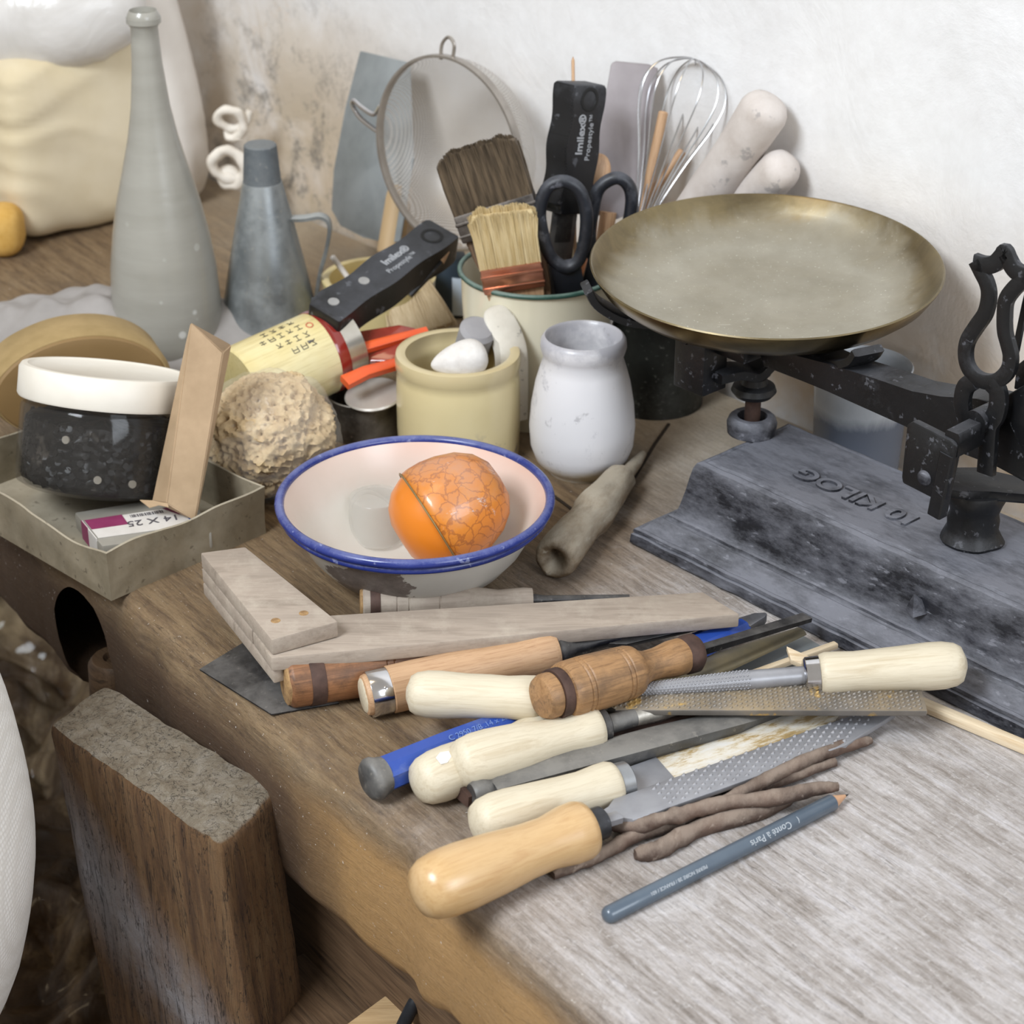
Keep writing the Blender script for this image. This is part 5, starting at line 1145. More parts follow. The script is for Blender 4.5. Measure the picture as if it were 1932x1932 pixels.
# orange ball tin
def orm(pattern):
    t = NT('orange_lacquer_patterned' if pattern else 'orange_lacquer')
    if not pattern: return t.out('#d67a1c', 0.35, Coat_Weight=0.3)
    f = t.noise(16, 6, 0.7); col = t.ramp(f, [(0.3, '#c27a3a'), (0.55, '#cc7c2a'), (0.75, '#d58a2e')])
    v = t.n('ShaderNodeTexVoronoi', Scale=105, feature='DISTANCE_TO_EDGE'); w_ = t.n('ShaderNodeMix', data_type='VECTOR'); nn = t.n('ShaderNodeTexNoise', Scale=120, Detail=3); t.l(t.tc, nn.inputs['Vector'])
    w_.inputs[0].default_value = 0.012; t.l(t.tc, w_.inputs[4]); t.l(nn.outputs['Color'], w_.inputs[5]); t.l(w_.outputs[1], v.inputs['Vector'])
    col = t.mix(t.mth('MULTIPLY', t.ramp(v.outputs['Distance'], [(0.02, 1.0), (0.07, 0.0)]), 0.6), col, '#8a4a24')
    dd = t.mth('ADD', t.mth('MULTIPLY', t.nz(), 0.30), t.noise(14, 8, 0.7)); col = t.mix(t.mth('MULTIPLY', t.ramp(dd, [(0.66, 0.0), (0.98, 1.0)]), 0.65), col, '#a8938a')
    col = t.mix(t.mth('MULTIPLY', t.ramp(t.noise(30, 6, 0.8, vec=t.map((1, 3, 1))), [(0.64, 0.0), (0.68, 1.0)]), 0.7), col, '#c6bfbb')
    t.bump(f, 0.1, 0.0005); return t.out(col, 0.35, Coat_Weight=0.3)
oc_ = P(812, 985, 0.038)
ax = Vector((0.80, 0.30, 0.42)).normalized()
g = thing('orange_tin', 'rounded orange lidded tin with a dark cracked-flower pattern, lying tilted in the enamel bowl', 'tin', frame(oc_, oc_ + ax))
mk('plain_half', lathe([(-0.022, 0), (-0.0215, 0.012), (-0.018, 0.021), (-0.011, 0.0285), (-0.003, 0.0325), (0.0, 0.0335)], 72, 'X'), orm(False), g, smooth=80)
mk('patterned_lid', lathe([(0.0, 0.0335), (0.001, 0.0352), (0.006, 0.0358), (0.014, 0.0355), (0.024, 0.0335), (0.036, 0.029), (0.045, 0.022), (0.0505, 0.013), (0.052, 0.0)], 72, 'X'), orm(True), g, smooth=80)
mk('metal_seam', tube([(0.0, cos(k * 2 * pi / 72) * 0.0357, sin(k * 2 * pi / 72) * 0.0357) for k in range(72)], 0.0006, 8, closed=True), simple('brassy_seam', '#8d7b55', '#a08c62', 0.35, 0.7, 30, 0.05), g)

# ================================================================== FRONT: the tools on the bench
def tool(name, label, cat, A, Bp, up=(0, 0, 1), group=None, roll=0): return thing(name, label, cat, frame(A, Bp, up, roll), group)
def handle_prof(L, rmax, rneck, rend, bulb=0.16):
    """file handle: rounded butt, swelling, waist, shoulder at the ferrule end"""
    pr = [(0.0, 0), (0.0003, rmax * 0.28), (0.0015, rmax * 0.50), (L * 0.035, rmax * 0.74), (L * 0.08, rmax * 0.90), (L * bulb, rmax * 0.99), (L * (bulb + 0.1), rmax), (L * 0.45, rmax * 0.93), (L * 0.62, rneck * 1.04), (L * 0.76, rneck), (L * 0.88, rend * 1.02), (L * 0.955, rend * 1.03), (L * 0.99, rend * 0.95), (L, rend * 0.8), (L, 0)]
    return pr
def smoothprof(pr, n=3): return pr
# try square -------------------------------------------------------------
zS = 0.046
sq = [P(378, 1042, zS), P(463, 1031, zS), P(638, 1172, zS), P(512, 1207, zS)]
so = P(510, 1220, 0); so = Vector((so.x, so.y, 0))
ts = thing('try_square', 'grey weathered wooden try square, its long arm lying across the tool handles', 'try square', loc(so))
ex2 = (sq[2] - sq[3]).normalized(); 
bA = sq[3] + Vector((-0.0005, -0.002, -0.0106)); bB = P(1396, 1158, 0.034)
def L3(p): return p - so
st_ = prism([L3(p) for p in sq], (0, 0, -0.0105), 0.0012); mk('stock_top', st_, M_grywood, ts)
far = [p + Vector((0, 0, -0.0106)) for p in (sq[0], sq[1], sq[1].lerp(sq[2], 0.72), sq[0].lerp(sq[3], 0.72))]
mk('stock_middle', prism([L3(p) for p in far], (0, 0, -0.0095), 0.001), M_grywood, ts)
low = [p + Vector((0, 0, -0.0207)) for p in sq]; low = [low[0], low[1], low[2], low[3]]
mk('stock_bottom', prism([L3(p) for p in low], (0, 0, -0.0085), 0.001), M_grywood, ts)
bd = (bB - bA); up_ = Vector((0, 0, 1)); bw_ = up_.cross(bd).normalized()
wd_ = 0.030
q = [bA, bB, P(1330, 1116, 0.034), bA + bw_ * wd_ + bd * 0.0]
q = [bA + bd * -0.0, bB, P(1326, 1116, 0.034), sq[1].lerp(sq[2], 0.73) + Vector((0, 0, -0.0106)), sq[0].lerp(sq[3], 0.73) + Vector((0, 0, -0.0106))]
mk('blade', prism([L3(p) for p in q], (0, 0, -0.0092), 0.0012), M_grywood, ts)
dn = B()
for px, py in ((520, 1171), (573, 1157)):
    lathe([(0, 0.0028), (0.0003, 0.0026), (0.0004, 0)], 16, bm=None)
    b2 = lathe([(0, 0), (0, 0.0028), (0.0003, 0.0026), (0.0003, 0)], 16); bmesh.ops.transform(b2, matrix=Matrix.Translation(L3(P(px, py, zS)) + Vector((0, 0, 0.0))), verts=b2.verts)
    me_ = bpy.data.meshes.new('x'); b2.to_mesh(me_); b2.free(); dn.from_mesh(me_)
mk('dowel_pegs', dn, M_endgrain, ts)
# dark scraper plate ------------------------------------------------------
c = P(500, 1285, 0.0006)
q = [P(376, 1262, 0.0014), P(478, 1200, 0.0014), P(640, 1325, 0.0014), P(512, 1347, 0.0014)]
tag(mk('steel_scraper', prism([p - c for p in q], (0, 0, -0.0012), 0.0003), M_blksteel, M=loc(c)), 'dark flat steel scraper plate lying under the brown handle and the try square', 'scraper')
# chisel handle behind the square ------------------------------------------
def turned(name, label, cat, A, Bp, pr, mat, bands, endmat=None, seg=48, up=(0, 0, 1), group=None, hname='tool_handle'):
    g = tool(name, label, cat, A, Bp, up, group); mk(hname, lathe(pr, seg, 'X'), mat, g, smooth=35)
    for (x0, x1, r, m, nm) in bands: mk(nm, lathe([(x0, r - 0.002), (x0, r - 0.0002), (x0 + 0.0006, r), (x1 - 0.0006, r), (x1, r - 0.0002), (x1, r - 0.002)], seg, 'X', cap=False), m, g, smooth=35)
    if endmat: ef = max(pr[1][1], pr[2][1]) * 0.9; mk('end_face', lathe([(-0.0016, 0), (-0.0016, ef * 0.86), (-0.0008, ef * 0.97), (0.0008, ef)], seg, 'X', wob=0.05), endmat, g)
    return g
def grooves(pr, xs, d=0.0006, w_=0.0008):
    """cut shallow turned grooves into a profile"""
    out = []
    def rad(x):
        for (a, ra), (b, rb2) in zip(pr, pr[1:]):
            if a <= x <= b and b > a: return ra + (rb2 - ra) * (x - a) / (b - a)
        return pr[-1][1]
    for k, (x, r) in enumerate(pr):
        out.append((x, r))
        nx = pr[k + 1][0] if k + 1 < len(pr) else x
        for g_ in xs:
            if x < g_ - w_ and g_ + w_ < nx: out += [(g_ - w_, rad(g_ - w_)), (g_, rad(g_) - d), (g_ + w_, rad(g_ + w_))]
    return sorted(out, key=lambda t: t[0]) if xs else out
r = 0.0092
A_, B_ = P(684, 1136, r + 0.006), P(1004, 1130, r + 0.002); L = (B_ - A_).length
pr = [(0, 0), (0, r * 0.9), (0.001, r)] + grooves([(0.002, r), (L * 0.55, r * 1.02), (L * 0.60, r)], [L * .2, L * .27, L * .45]) + [(L * 0.64, r * 0.92), (L * 0.80, r * 0.66), (L * 0.95, r * 0.78), (L, r * 0.72), (L, 0)]
g = turned('turned_chisel', 'dusty turned wooden tool handle lying between the enamel bowl and the try square', 'chisel', A_, B_, pr, M_grywood, [(0.0045, 0.0105, r + 0.0006, M_rust, 'iron_hoop')], M_endgrain)
mk('steel_blade', lathe([(0, 0), (0, 0.0042), (0.008, 0.003), (0.06, 0.0026), (0.06, 0)], 20, 'X'), M_blksteel, g, Matrix.Translation((L, 0, -0.001)))
# old brown gouge under the square -----------------------------------------
r = 0.0152
A_, B_ = P(540, 1287, r), P(985, 1214, r * 0.9); L = (B_ - A_).length
pr = [(0, 0), (0, r * 0.86), (0.002, r * 0.98)] + grooves([(0.003, r), (L * 0.3, r * 1.03), (L * 0.62, r)], [L * .40, L * .43, L * .55]) + [(L * 0.68, r * 0.85), (L * 0.82, r * 0.62), (L * 0.96, r * 0.75), (L, r * 0.7), (L, 0)]
g = turned('gouge', 'old brown-handled gouge with dark hoop, mostly hidden under the try square', 'gouge', A_, B_, pr, M_oldbrown, [(0.012, 0.0205, r + 0.0007, M_rust, 'iron_hoop')], M_endgrain)
mk('gouge_shank', lathe([(0, 0), (0, 0.006), (0.01, 0.004), (0.09, 0.0035), (0.09, 0)], 20, 'X'), M_blksteel, g, Matrix.Translation((L, 0, 0)))
# beech chisel ----------------------------------------------------------------
r = 0.0132
A_, B_ = P(688, 1312, r), P(1052, 1228, r + 0.006); L = (B_ - A_).length
pr = [(0, 0), (-0.001, r * 0.72), (0.0, r * 0.86), (0.003, r * 0.93), (0.014, r * 0.96), (0.015, r * 1.04), (0.03, r * 1.05), (L * 0.45, r * 1.0), (L * 0.62, r * 0.90), (L * 0.78, r * 0.88), (L * 0.9, r * 0.98), (L * 0.96, r * 0.98), (L * 0.99, r * 0.86), (L, r * 0.6), (L, 0)]
g = turned('bench_chisel', 'beech-handled chisel with shiny steel butt ring and black socket, beneath the pale handle', 'chisel', A_, B_, pr, M_beech, [(0.0022, 0.0142, r * 1.02, M_chrome, 'steel_ring')], M_pale)
mk('ring_rivet', lathe([(0, 0.0012), (0.0006, 0.001), (0.0007, 0)], 12), M_chrome, g, Matrix.Rotation(radians(50), 4, 'X') @ Matrix.Translation((0.0105, 0, r * 1.02)))
mk('socket', lathe([(0, 0), (0, 0.0085), (0.003, 0.0095), (0.006, 0.0085), (0.012, 0.0062), (0.026, 0.0045), (0.04, 0.0040), (0.04, 0)], 32, 'X'), M_blksteel, g, Matrix.Translation((L - 0.002, 0, 0)))
mk('blade', poly2([(0, -0.004), (0.010, -0.007), (0.058, -0.007), (0.062, -0.003), (0.062, 0.005), (0.058, 0.007), (0.010, 0.007), (0, 0.004)], -0.0022, 0.0022, 0.0006), M_blksteel, g, Matrix.Translation((L + 0.030, 0, 0)) @ Matrix.Rotation(radians(30), 4, 'X'))
# rasps -----------------------------------------------------------------------
def rasp_blade(L, w0, w1, th, pitch, amp, tip=None, dots=True, seed=0, smooth0=0.0, point=0.0):
    bm = B(); n = 24
    poly = [(0, -w0 * 0.45), (0.006, -w0 * 0.5), (0.010, -w0)] + [(L - point, -w1)] + ([(L, 0 if point else -w1)] if not tip else tip) + [(L - point * 0.2, w1)] + [(0.012, w0), (0.006, w0 * 0.5), (0, w0 * 0.45)]
    poly2(poly, -th, th, 0.0005, bm=bm)
    rnd = random.Random(seed); rows = int((L - smooth0 - 0.004) / pitch)
    for i in range(rows):
        x = smooth0 + 0.010 + i * pitch
        if x > L - 0.002: break
        f = x / L; ww = (w0 + (w1 - w0) * f) - 0.0008
        if point and x > L - point: ww = min(ww, w1) 
        m = max(2, int(2 * ww / (pitch * 0.95)))
        for k in range(m):
            y = -ww + (k + 0.5 + (0.5 if i % 2 else 0) * (0.98)) * (2 * ww / m)
            if y > ww: continue
            if point and x > L - point and y < -w1 + (x - (L - point)) / point * 2 * w1 - 0.0: continue
            c = Vector((x + rnd.uniform(-.0001, .0001), y, th))
            # one raised tooth: a small slanted pyramid
            a_ = [bm.verts.new(c + Vector((cos(an) * amp * (1.5 if cos(an) < 0 else 0.9), sin(an) * amp, -0.0001))) for an in [2 * pi * h / 8 for h in range(8)]]
            b_ = [bm.verts.new(c + Vector((cos(an) * amp * 0.55 + amp * 0.25, sin(an) * amp * 0.6, amp * 0.75))) for an in [2 * pi * h / 8 for h in range(8)]]; tp = bm.verts.new(c + Vector((amp * 0.35, 0, amp * 1.05)))
            for q_ in range(8): bm.faces.new((a_[q_], a_[(q_ + 1) % 8], b_[(q_ + 1) % 8], b_[q_])); bm.faces.new((b_[q_], b_[(q_ + 1) % 8], tp))
    return bm
M_rasp = simple('rasp_steel', '#8f8f93', '#9c9ca0', 0.36, 0.35, 60, 0.05)
M_rasp2 = dusty('brownish_rasp_steel', '#6d6862', '#837d76', '#b08f4a', 0.05, rough=0.5, metal=0.5, bump=0.2, sps=70, speckcol='#c8a04a')
def file_handle(g, L, rmax, rn, re, mat): mk('file_handle', lathe(handle_prof(L, rmax, rn, re), 56, 'X'), mat, g, smooth=60)
def ferrule(g, L, r, ln, mat, name='ferrule'): mk(name, lathe([(0, 0), (0, r * 0.9), (0.0005, r), (ln - 0.001, r * 0.97), (ln, r * 0.85), (ln + 0.0002, 0)], 40, 'X'), mat, g, Matrix.Translation((L - 0.0005, 0, 0)))
# front flat rasp with varnished handle
r = 0.0172
A_, B_ = P(783, 1688, r), P(1108, 1562, r * 0.92); L = (B_ - A_).length
g = tool('flat_rasp', 'front flat rasp with round raised teeth, varnished handle and black ferrule', 'rasp', A_, B_)
file_handle(g, L, 0.0172, 0.0136, 0.0152, M_pale2); ferrule(g, L, 0.0090, 0.0105, M_blkpl)
bl0 = P(1142, 1543, 0.0125); bl1 = P(1690, 1350, 0.0065)
wq = P(1195, 1510, 0.012) - P(1228, 1568, 0.012)
Mb = g.matrix_world.inverted() @ frame(bl0, bl1)
Lb = (bl1 - bl0).length
mk('rasp_blade', rasp_blade(Lb, 0.0104, 0.0108, 0.0016, 0.0042, 0.00105, smooth0=0.026, point=0.045), M_rasp, g, Mb, smooth=60)
mk('tang', tube([Vector((L + 0.008, 0, 0)), Vector((L + 0.020, 0, -0.001))], 0, flat=(0.0035, 0.002), nrm=(0, 0, 1)), M_rasp, g)
# knife with pale handle and stained blade
A_, B_ = P(890, 1560, 0.0135), P(1162, 1478, 0.0125); L = (B_ - A_).length
g = tool('palette_knife', 'pale-handled spatula knife with rust-stained whitish blade, directly behind the front flat rasp', 'knife', A_, B_)
file_handle(g, L, 0.0142, 0.0118, 0.0125, M_pale); ferrule(g, L, 0.0105, 0.0085, simple('satin_steel', '#8f9193', '#a2a4a6', 0.3, 0.7, 50, 0.05))
o_ = g.matrix_world.inverted()
def kn(pts, z): return [o_ @ P(x, y, z) for x, y in pts]
mk('blade_root', prism(kn([(1180, 1478), (1188, 1446), (1238, 1428), (1275, 1470), (1262, 1506), (1200, 1512)], 0.0085), o_.to_3x3() @ Vector((0, 0, -0.0012)), 0.0002), M_rasp, g)
def stained():
    t = NT('rust_stained_pale_blade'); f = t.noise(28, 9, 0.8, vec=t.map((1, 4, 4))); return t.out(t.ramp(f, [(0.42, '#d5d2cc'), (0.52, '#cfc6b4'), (0.60, '#a98f5f'), (0.72, '#8b7a5c')]), 0.5, 0.1)
mk('knife_blade', prism(kn([(1228, 1424), (1300, 1400), (1400, 1362), (1505, 1338), (1590, 1335), (1560, 1390), (1420, 1450), (1282, 1482)], 0.0078), o_.to_3x3() @ Vector((0, 0, -0.0009)), 0.0002), pack('rust_stained_pale_blade', stained), g)
# dark triangular file with knob end, and the rusty bar behind it
A_, B_ = P(893, 1500, 0.011), P(1500, 1338, 0.008); L = (B_ - A_).length
g = tool('triangular_file', 'long dark three-sided steel file with a blunt round end and bare tang', 'file', A_, B_, roll=radians(25))
bm = B(); tri = [(0.0, 0.0072), (pi * 2 / 3, 0.0072), (pi * 4 / 3, 0.0072)]; rings = []
for x, k in ((0.010, 0.85), (0.014, 1.0), (L * 0.55, 1.05), (L * 0.8, 0.95), (L * 0.86, 0.6), (L * 0.95, 0.35), (L, 0.25)):
    rings.append([bm.verts.new((x, cos(a) * rr2 * k * 1.2, sin(a) * rr2 * k * 1.2)) for a, rr2 in ((0.0, .0098), (0.3, .0082), (1.8, .0082), (2.1, .0098), (2.4, .0082), (3.9, .0082), (4.19, .0098), (4.5, .0082), (5.98, .0082))])
for a, b in zip(rings, rings[1:]):
    for i in range(len(a)): bm.faces.new((a[i], b[i], b[(i + 1) % len(a)], a[(i + 1) % len(a)]))
bm.faces.new(rings[0]); bm.faces.new(rings[-1]); mk('file_body', bm, M_dsteel, g, smooth=30)
mk('round_end', lathe([(-0.001, 0), (-0.001, 0.0062), (0.0005, 0.0075), (0.006, 0.0078), (0.010, 0.0066), (0.013, 0.0060), (0.013, 0)], 32, 'X'), M_dsteel, g)
A_, B_ = P(868, 1500, 0.0075), P(1320, 1360, 0.007); L = (B_ - A_).length
bm = tube([Vector((L * k / 20, 0.0008 * sin(k), 0.0006 * cos(k * 2))) for k in range(21)], 0, flat=lambda t: (0.0088 - 0.002 * t, 0.004), nrm=(0, 0, 1)); jitter(bm, 0.0008, 120)
tag(mk('rusty_bar', bm, M_rust, M=frame(A_, B_), smooth=40), 'flat rusty brown iron bar directly behind the dark three-sided file', 'iron bar')
# C: pale handle with dark ferrule and rod
A_, B_ = P(853, 1447, 0.0215), P(1128, 1372, 0.0185); L = (B_ - A_).length
g = tool('gouge_chisel', 'pale wooden handled tool with dark ferrule and round shank, lying over the dotted-end handle', 'chisel', A_, B_)
file_handle(g, L, 0.0150, 0.0112, 0.0125, M_pale); ferrule(g, L, 0.0105, 0.0055, M_blksteel)
mk('shank', lathe([(0, 0), (0, 0.0056), (0.018, 0.0052), (0.019, 0.0052), (0.019, 0)], 28, 'X'), M_dsteel, g, Matrix.Translation((L + 0.004, 0, 0)))
bm = lathe([(0, 0), (0, 0.0050), (0.015, 0.0052), (0.07, 0.0048), (0.12, 0.0025), (0.12, 0)], 28, 'X', wob=0.06); jitter(bm, 0.0003, 900); mk('filed_tip', bm, simple('scratched_bright_steel', '#77736c', '#c4bfb5', 0.4, 0.7, 90, 0.5), g, Matrix.Translation((L + 0.022, 0, 0)))
# B: handle with the white dab, its half-round file running right
A_, B_ = P(782, 1482, 0.0135), P(1040, 1378, 0.0125); L = (B_ - A_).length
g = tool('half_round_file', 'half-round yellowish file whose pale handle has a white paint dab on its butt', 'file', A_, B_)
file_handle(g, L, 0.0145, 0.0115, 0.0125, M_pale)
mk('white_dab', poly2([(0.012, -0.003), (0.016, -0.0035), (0.020, -0.001), (0.021, 0.003), (0.016, 0.004), (0.012, 0.002)], 0.0, 0.0005, 0.0002), simple('white_paint', '#e4e2de', bump=0), g, Matrix.Rotation(radians(18), 4, 'X') @ Matrix.Translation((0, 0, 0.0140)))
ferrule(g, L, 0.0105, 0.006, M_dsteel)
a, b = P(1060, 1372, 0.012), P(1512, 1192, 0.010); Lb = (b - a).length
Mb = g.matrix_world.inverted() @ frame(a, b)
bm = B(); rings = []
for k in range(31):
    f = k / 30; w_ = 0.0098 * (1 if f < 0.6 else 1 - (f - 0.6) * 1.35); w_ = w_ * min(1, 0.5 + f * 8)
    rings.append([bm.verts.new((Lb * f, cos(a_ * pi / 10) * w_, sin(a_ * pi / 10) * w_ * 0.5)) for a_ in range(11)])
for p_, q_ in zip(rings, rings[1:]):
    for i in range(11): bm.faces.new((p_[i], q_[i], q_[(i + 1) % 11], p_[(i + 1) % 11]))
bm.faces.new(rings[0]); bm.faces.new(rings[-1]); mk('file_blade', bm, simple('yellowed_file_steel', '#6f6a5e', '#978a6b', 0.4, 0.55, 25, 0.3), g, Mb, smooth=50)
# A: long flat rasp with pale handle
A_, B_ = P(766, 1308, 0.030), P(1020, 1318, 0.030); L = (B_ - A_).length
g = tool('long_rasp', 'long flat herringbone-toothed rasp with yellow wood crumbs and a pale handle, pointing right', 'rasp', A_, B_)
file_handle(g, L, 0.0132, 0.0118, 0.0122, M_pale)
ferrule(g, L, 0.010, 0.007, M_steel)
a, b = P(1125, 1322, 0.0225), P(1742, 1320, 0.0215); Lb = (b - a).length
Mb = g.matrix_world.inverted() @ frame(a, b)
mk('rasp_blade', rasp_blade(Lb, 0.0098, 0.0112, 0.0020, 0.0029, 0.00095, seed=4), M_rasp2, g, Mb @ Matrix.Rotation(radians(10), 4, 'X'), smooth=60)
mk('tang', tube([Vector((L, 0, 0)), Vector((L + 0.035, 0, -0.006))], 0, flat=(0.005, 0.002), nrm=(0, 0, 1)), M_dsteel, g)
# blue cold chisel --------------------------------------------------------------
A_, B_ = P(694, 1474, 0.0125), P(1404, 1181, 0.018); L = (B_ - A_).length
g = tool('cold_chisel', 'long blue-painted cold chisel with a mushroomed bare steel head and grey tip', 'chisel', A_, B_)
def bluep():
    t = NT('worn_blue_paint'); f = t.noise(60, 6, 0.7, vec=t.map((0.4, 1, 1))); col = t.ramp(t.noise(12, 5), [(0.3, '#23408f'), (0.7, '#2c4fa6')])
    return t.out(t.mix(t.mth('MULTIPLY', t.ramp(f, [(0.56, 0.0), (0.70, 1.0)]), 0.4), col, '#7f8795'), 0.4)
M_blp = pack('worn_blue_paint', bluep)
bm = B(); rings = []
for x, ry, rz_ in ((0.010, .0100, .0100), (0.05, .0098, .0095), (0.11, .0080, .0072), (0.17, .0082, .0060), (L - 0.08, .0098, .0055), (L - 0.045, .0122, .0048), (L - 0.02, .0100, .0045), (L, .0066, .0042)):
    rings.append([bm.verts.new((x, cos(pi / 8 + k * pi / 4) * ry, sin(pi / 8 + k * pi / 4) * rz_)) for k in range(8)])
for p_, q_ in zip(rings, rings[1:]):
    for i in range(8): bm.faces.new((p_[i], q_[i], q_[(i + 1) % 8], p_[(i + 1) % 8]))
bm.faces.new(rings[0]); bm.faces.new(rings[-1]); mk('painted_shaft', bm, M_blp, g, smooth=20)
mk('struck_head', lathe([(-0.0012, 0), (-0.0008, 0.0085), (0.0002, 0.0105), (0.002, 0.0118), (0.0045, 0.0118), (0.0075, 0.0104), (0.0105, 0.0098), (0.0105, 0)], 24, 'X', wob=0.07), M_dsteel, g)
mk('bare_tip', poly2([(0, -0.0058), (0.014, -0.0030), (0.0175, -0.001), (0.0175, 0.0008), (0.012, 0.0042), (0, 0.0058)], -0.0030, 0.0030, 0.0006), M_steel, g, Matrix.Translation((L - 0.0005, 0, 0)))
text('C 2950 7/8 .14 x 205', 0.0048, simple('faded_silver_print', '#5d78b5', '#6a84bd', 0.5, bump=0), g, Matrix.Rotation(radians(24), 4, 'X') @ Matrix.Translation((0.070, 0, 0.0088)) @ Matrix.Rotation(radians(3), 4, 'Y'))
# brown gouge on top of the pile ---------------------------------------------------
A_, B_ = P(1017, 1318, 0.041), P(1292, 1236, 0.034); L = (B_ - A_).length
r = 0.0150
pr = [(0, 0), (-0.0002, r * 0.55), (0.001, r * 0.74), (0.004, r * 0.84), (0.0085, r * 0.84), (0.0095, r * 0.76), (0.0145, r * 0.80), (0.0155, r * 1.0), (0.018, r * 1.06)] + grooves([(0.02, r * 1.07), (L * 0.32, r * 1.08), (L * 0.60, r)], [L * .25, L * .28, L * .52, L * .55], 0.0007) + [(L * 0.635, r * 0.93), (L * 0.66, r * 0.75), (L * 0.72, r * 0.60), (L * 0.80, r * 0.60), (L * 0.90, r * 0.70), (L * 0.97, r * 0.70), (L, r * 0.62), (L, 0)]
g = turned('carving_gouge', 'honey-brown turned gouge handle with dark ring, topmost of the tool pile', 'gouge', A_, B_, pr, M_honey, [(0.0090, 0.0150, r * 0.93, M_rust, 'iron_hoop')])
mk('ferrule', lathe([(-0.002, 0.006), (-0.002, 0.0098), (0.001, 0.0110), (0.007, 0.0108), (0.0095, 0.0090), (0.011, 0.0050), (0.011, 0)], 32, 'X', wob=0.10), M_rust, g, Matrix.Translation((L - 0.001, 0, 0)))
a, b = B_ + (B_ - A_).normalized() * 0.004, P(1522, 1165, 0.021)
bm = tube([a.lerp(b, k / 8) for k in range(9)], 0, flat=lambda t: (0.0028 + 0.0014 * t, 0.0026 - 0.0010 * t), nrm=(0, 0, 1)); 
for v in bm.verts: v.co = g.matrix_world.inverted() @ v.co
mk('gouge_shank', bm, M_blksteel, g)
# round rasp with handle on the right ----------------------------------------------
A_, B_ = P(1824, 1252, 0.036), P(1545, 1272, 0.030); L = (B_ - A_).length
g = tool('round_rasp', 'round toothed rasp with pale handle resting on the scale plinth and shiny ferrule', 'rasp', A_, B_)
file_handle(g, L, 0.0135, 0.0115, 0.0118, M_pale); ferrule(g, L, 0.0104, 0.0090, M_chrome)
b = P(1200, 1302, 0.0265); a = B_ + (B_ - A_).normalized() * 0.006; Lb = (b - a).length
Mb = g.matrix_world.inverted() @ frame(a, b)
bm = lathe([(0, 0), (0, 0.0052), (0.03, 0.0056), (Lb * 0.4, 0.0056), (Lb * 0.9, 0.0038), (Lb, 0.003), (Lb, 0)], 24, 'X')
for i in range(60):
    x = 0.034 + i * (Lb - 0.036) / 60
    for k in range(9):
        th_ = 2 * pi * (k + 0.5 * (i % 2)) / 9; f = x / Lb; rr2 = 0.0056 if f < 0.4 else 0.0056 - (f - 0.4) * 0.0040
        ball((x, cos(th_) * rr2, sin(th_) * rr2), 0.00065, 1, bm=bm)
mk('rasp_rod', bm, M_rasp, g, Mb, smooth=50)
# rusty twisted rods -----------------------------------------------------------------
def rod(pts, zs, r0, label, seed):
    w_ = [P(x, y, z) for (x, y), z in zip(pts, zs)]; c = Vector((w_[0].x, w_[0].y, 0))
    pa = smoothpath([p - c for p in w_], 8); n = len(pa)
    pa2 = [p + noise.noise_vector(p * 35 + Vector((seed, 0, 0))) * 0.0012 for p in pa]
    bm = tube(pa2, lambda t: r0 * (0.55 + 0.45 * min(1, t * 8, (1 - t) * 8)) * (1 + 0.20 * noise.noise(Vector((t * 12, seed, 0)))), 14); jitter(bm, r0 * 0.14, 190, seed); jitter(bm, r0 * 0.10, 700, seed)
    tag(mk('rusty_rod', bm, pack('rusty_rod_iron', lambda: dusty('rusty_rod_iron', '#3c2d25', '#634e42', '#958679', 0.36, rough=0.75, bump=1.0, sps=150, dsc=60, stretch=(1, .35, 1))), M=loc(c), smooth=50), label, 'iron rod', 'twisted rusty iron rods by the pencil')
rod([(1196, 1612), (1246, 1602), (1326, 1562), (1413, 1536), (1500, 1500)], [.0035, .0032, .0032, .0032, .003], 0.0050, 'crooked rusty iron rod nearest the pencil, blunt left end on the bench', 3)
rod([(1042, 1650), (1109, 1624), (1163, 1594), (1199, 1577), (1272, 1554), (1340, 1525), (1399, 1500), (1480, 1468), (1578, 1438)], [.0025, .003, .0035, .0035, .0035, .004, .0045, .0042, .003], 0.0040, 'longest twisted rusty iron rod, reaching furthest left with a pointed tip', 5)
rod([(1150, 1556), (1200, 1560), (1250, 1546), (1290, 1536), (1370, 1516), (1471, 1505), (1530, 1492), (1580, 1486)], [.006, .0085, .0105, .0108, .0105, .010, .0085, .0065], 0.0042, 'rusty iron rod crossing over the others, right end beside the pencil tip', 8)
rod([(1355, 1518), (1420, 1486), (1500, 1445), (1570, 1415), (1641, 1397)], [.0105, .0102, .009, .007, .0035], 0.0038, 'rusty iron rod along the edge of the front flat rasp, tip furthest right', 12)
# pencil -----------------------------------------------------------------------------
A_, B_ = P(1142, 1729, 0.0041), P(1592, 1503, 0.0041); L = (B_ - A_).length
g = tool('grey_pencil', 'slate-grey sharpened pencil lying alone at the front of the bench', 'pencil', A_, B_, roll=radians(8))
M_pcl = simple('slate_blue_lacquer', '#4a5663', '#535f6b', 0.32, 0, 40, 0.03, Coat_Weight=0.3)
mk('pencil_shaft', lathe([(-0.0008, 0), (-0.0005, 0.0024), (0.0006, 0.0038), (0.0022, 0.0045), (L - 0.009, 0.0045), (L - 0.0085, 0.0043), (L - 0.0085, 0)], 40, 'X'), M_pcl, g, smooth=50)
mk('sharpened_wood', lathe([(L - 0.0087, 0), (L - 0.0087, 0.0039), (L + 0.001, 0.0008), (L + 0.001, 0)], 24, 'X'), simple('cedar_tip', '#b98f6e', '#c9a07e', 0.6, bump=0), g)
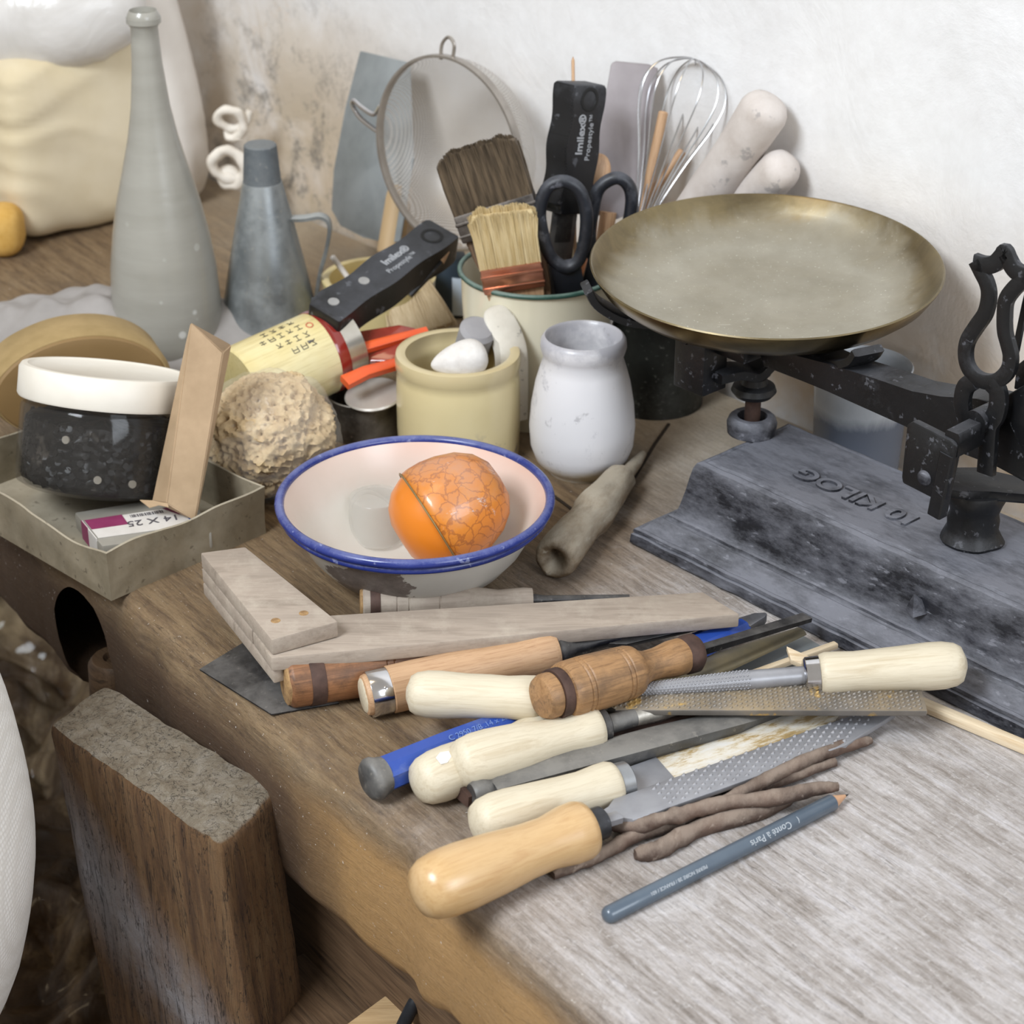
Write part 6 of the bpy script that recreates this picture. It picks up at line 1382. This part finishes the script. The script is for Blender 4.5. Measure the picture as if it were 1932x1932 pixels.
mk('pencil_lead', lathe([(L + 0.001, 0), (L + 0.001, 0.0008), (L + 0.0035, 0.0002), (L + 0.0036, 0)], 12, 'X'), M_blksteel, g)
M_slv = simple('silver_foil_print', '#a7adb2', '#b3b8bd', 0.4, bump=0)
for body, sz, x in (('Cont\u00e9 \u00e0 Paris', 0.0052, 0.108), ('PIERRE NOIRE 2B / FRANCE / 601', 0.0026, 0.045), ('(', 0.004, 0.1275)):
    text(body, sz, M_slv, g, Matrix.Translation((x, 0, 0)) @ Matrix.Rotation(radians(40), 4, 'X') @ Matrix.Translation((0, 0, 0.00452)) @ Matrix.Rotation(pi, 4, 'Z'), ext=0.0001)
# loose sticks and scraps ---------------------------------------------------------------
def strip(name, label, cat, A, Bp, w_, h_, mat): 
    L = (Bp - A).length; bm = box(0, L, -w_, w_, -h_, h_, min(w_, h_) * 0.4); jitter(bm, 0.0003, 60); return tag(mk(name, bm, mat, M=frame(A, Bp)), label, cat)
M_fresh = woodmat('fresh_split_wood', '#cdb796', '#dccaad', '#bfa37c', 0.6, fine=0.35)
strip('wooden_strip', 'pale square wooden strip lying along the foot of the scale plinth', 'wooden strip', P(1700, 1312, 0.0035), P(1990, 1434, 0.0035), 0.0035, 0.0030, M_fresh)
strip('thin_stick', 'thin pale stick between the half-round file and the round rasp', 'stick', P(1290, 1318, 0.004), P(1578, 1216, 0.006), 0.0022, 0.0018, M_fresh)
bm = prism([P(1484, 1219, 0.030), P(1492, 1244, 0.028), P(1520, 1256, 0.026), P(1544, 1246, 0.027)], (0, 0, -0.003), 0.0003); c = P(1515, 1245, 0)
for v in bm.verts: v.co -= c
tag(mk('wood_splinter', bm, M_fresh, M=loc(c)), 'small pointed pale wood splinter wedged beside the shiny ferrule of the round rasp', 'splinter')
q = [P(1330, 1262, 0.0016), P(1500, 1190, 0.0016), P(1580, 1236, 0.0016), P(1420, 1310, 0.0016)]; c = sum(q, Vector()) / 4; c.z = 0.0002
tag(mk('thin_steel_sheet', prism([p - c for p in q], (0, 0, -0.0012), 0.0002), M_plate, M=loc(c)), 'thin grey steel sheet lying flat under the sticks beside the scale plinth', 'steel sheet')
# plaster-caked wooden handle by the bowl -------------------------------------------------
A_, B_ = P(1047, 1056, 0.0145), P(1172, 902, 0.0125); L = (B_ - A_).length
M_caked = dusty('plaster_caked_wood', '#574633', '#86735a', '#aca393', 0.45, rough=0.85, bump=1.0, sps=110, dsc=55, sc=70, stretch=(.4, 1, 1))
g = tool('caked_chisel', 'old wooden handle caked in grey plaster, hollow end towards the viewer, right of the bowl', 'chisel', A_, B_)
pr = [(0.012, 0), (0.012, 0.004), (0.003, 0.0062), (0.0, 0.0082), (-0.001, 0.0105), (0.0, 0.0128), (0.003, 0.0140), (0.012, 0.0142), (L * .30, 0.0138), (L * .38, 0.0125), (L * .46, 0.0128), (L * .52, 0.0145), (L * .62, 0.0142), (L * .72, 0.0128), (L * .80, 0.0118), (L * .92, 0.0116), (L, 0.0100), (L * 1.01, 0)]
bm = lathe(pr, 48, 'X', wob=0.10, seed=3); jitter(bm, 0.0010, 120); jitter(bm, 0.0004, 420); mk('wooden_grip', bm, M_caked, g, smooth=60)
mk('rusty_tang', lathe([(0, 0), (0, 0.0055), (0.03, 0.0045), (0.045, 0.003), (0.045, 0)], 16, 'X', wob=0.15), M_caked, g, Matrix.Translation((L, 0, -0.002)))
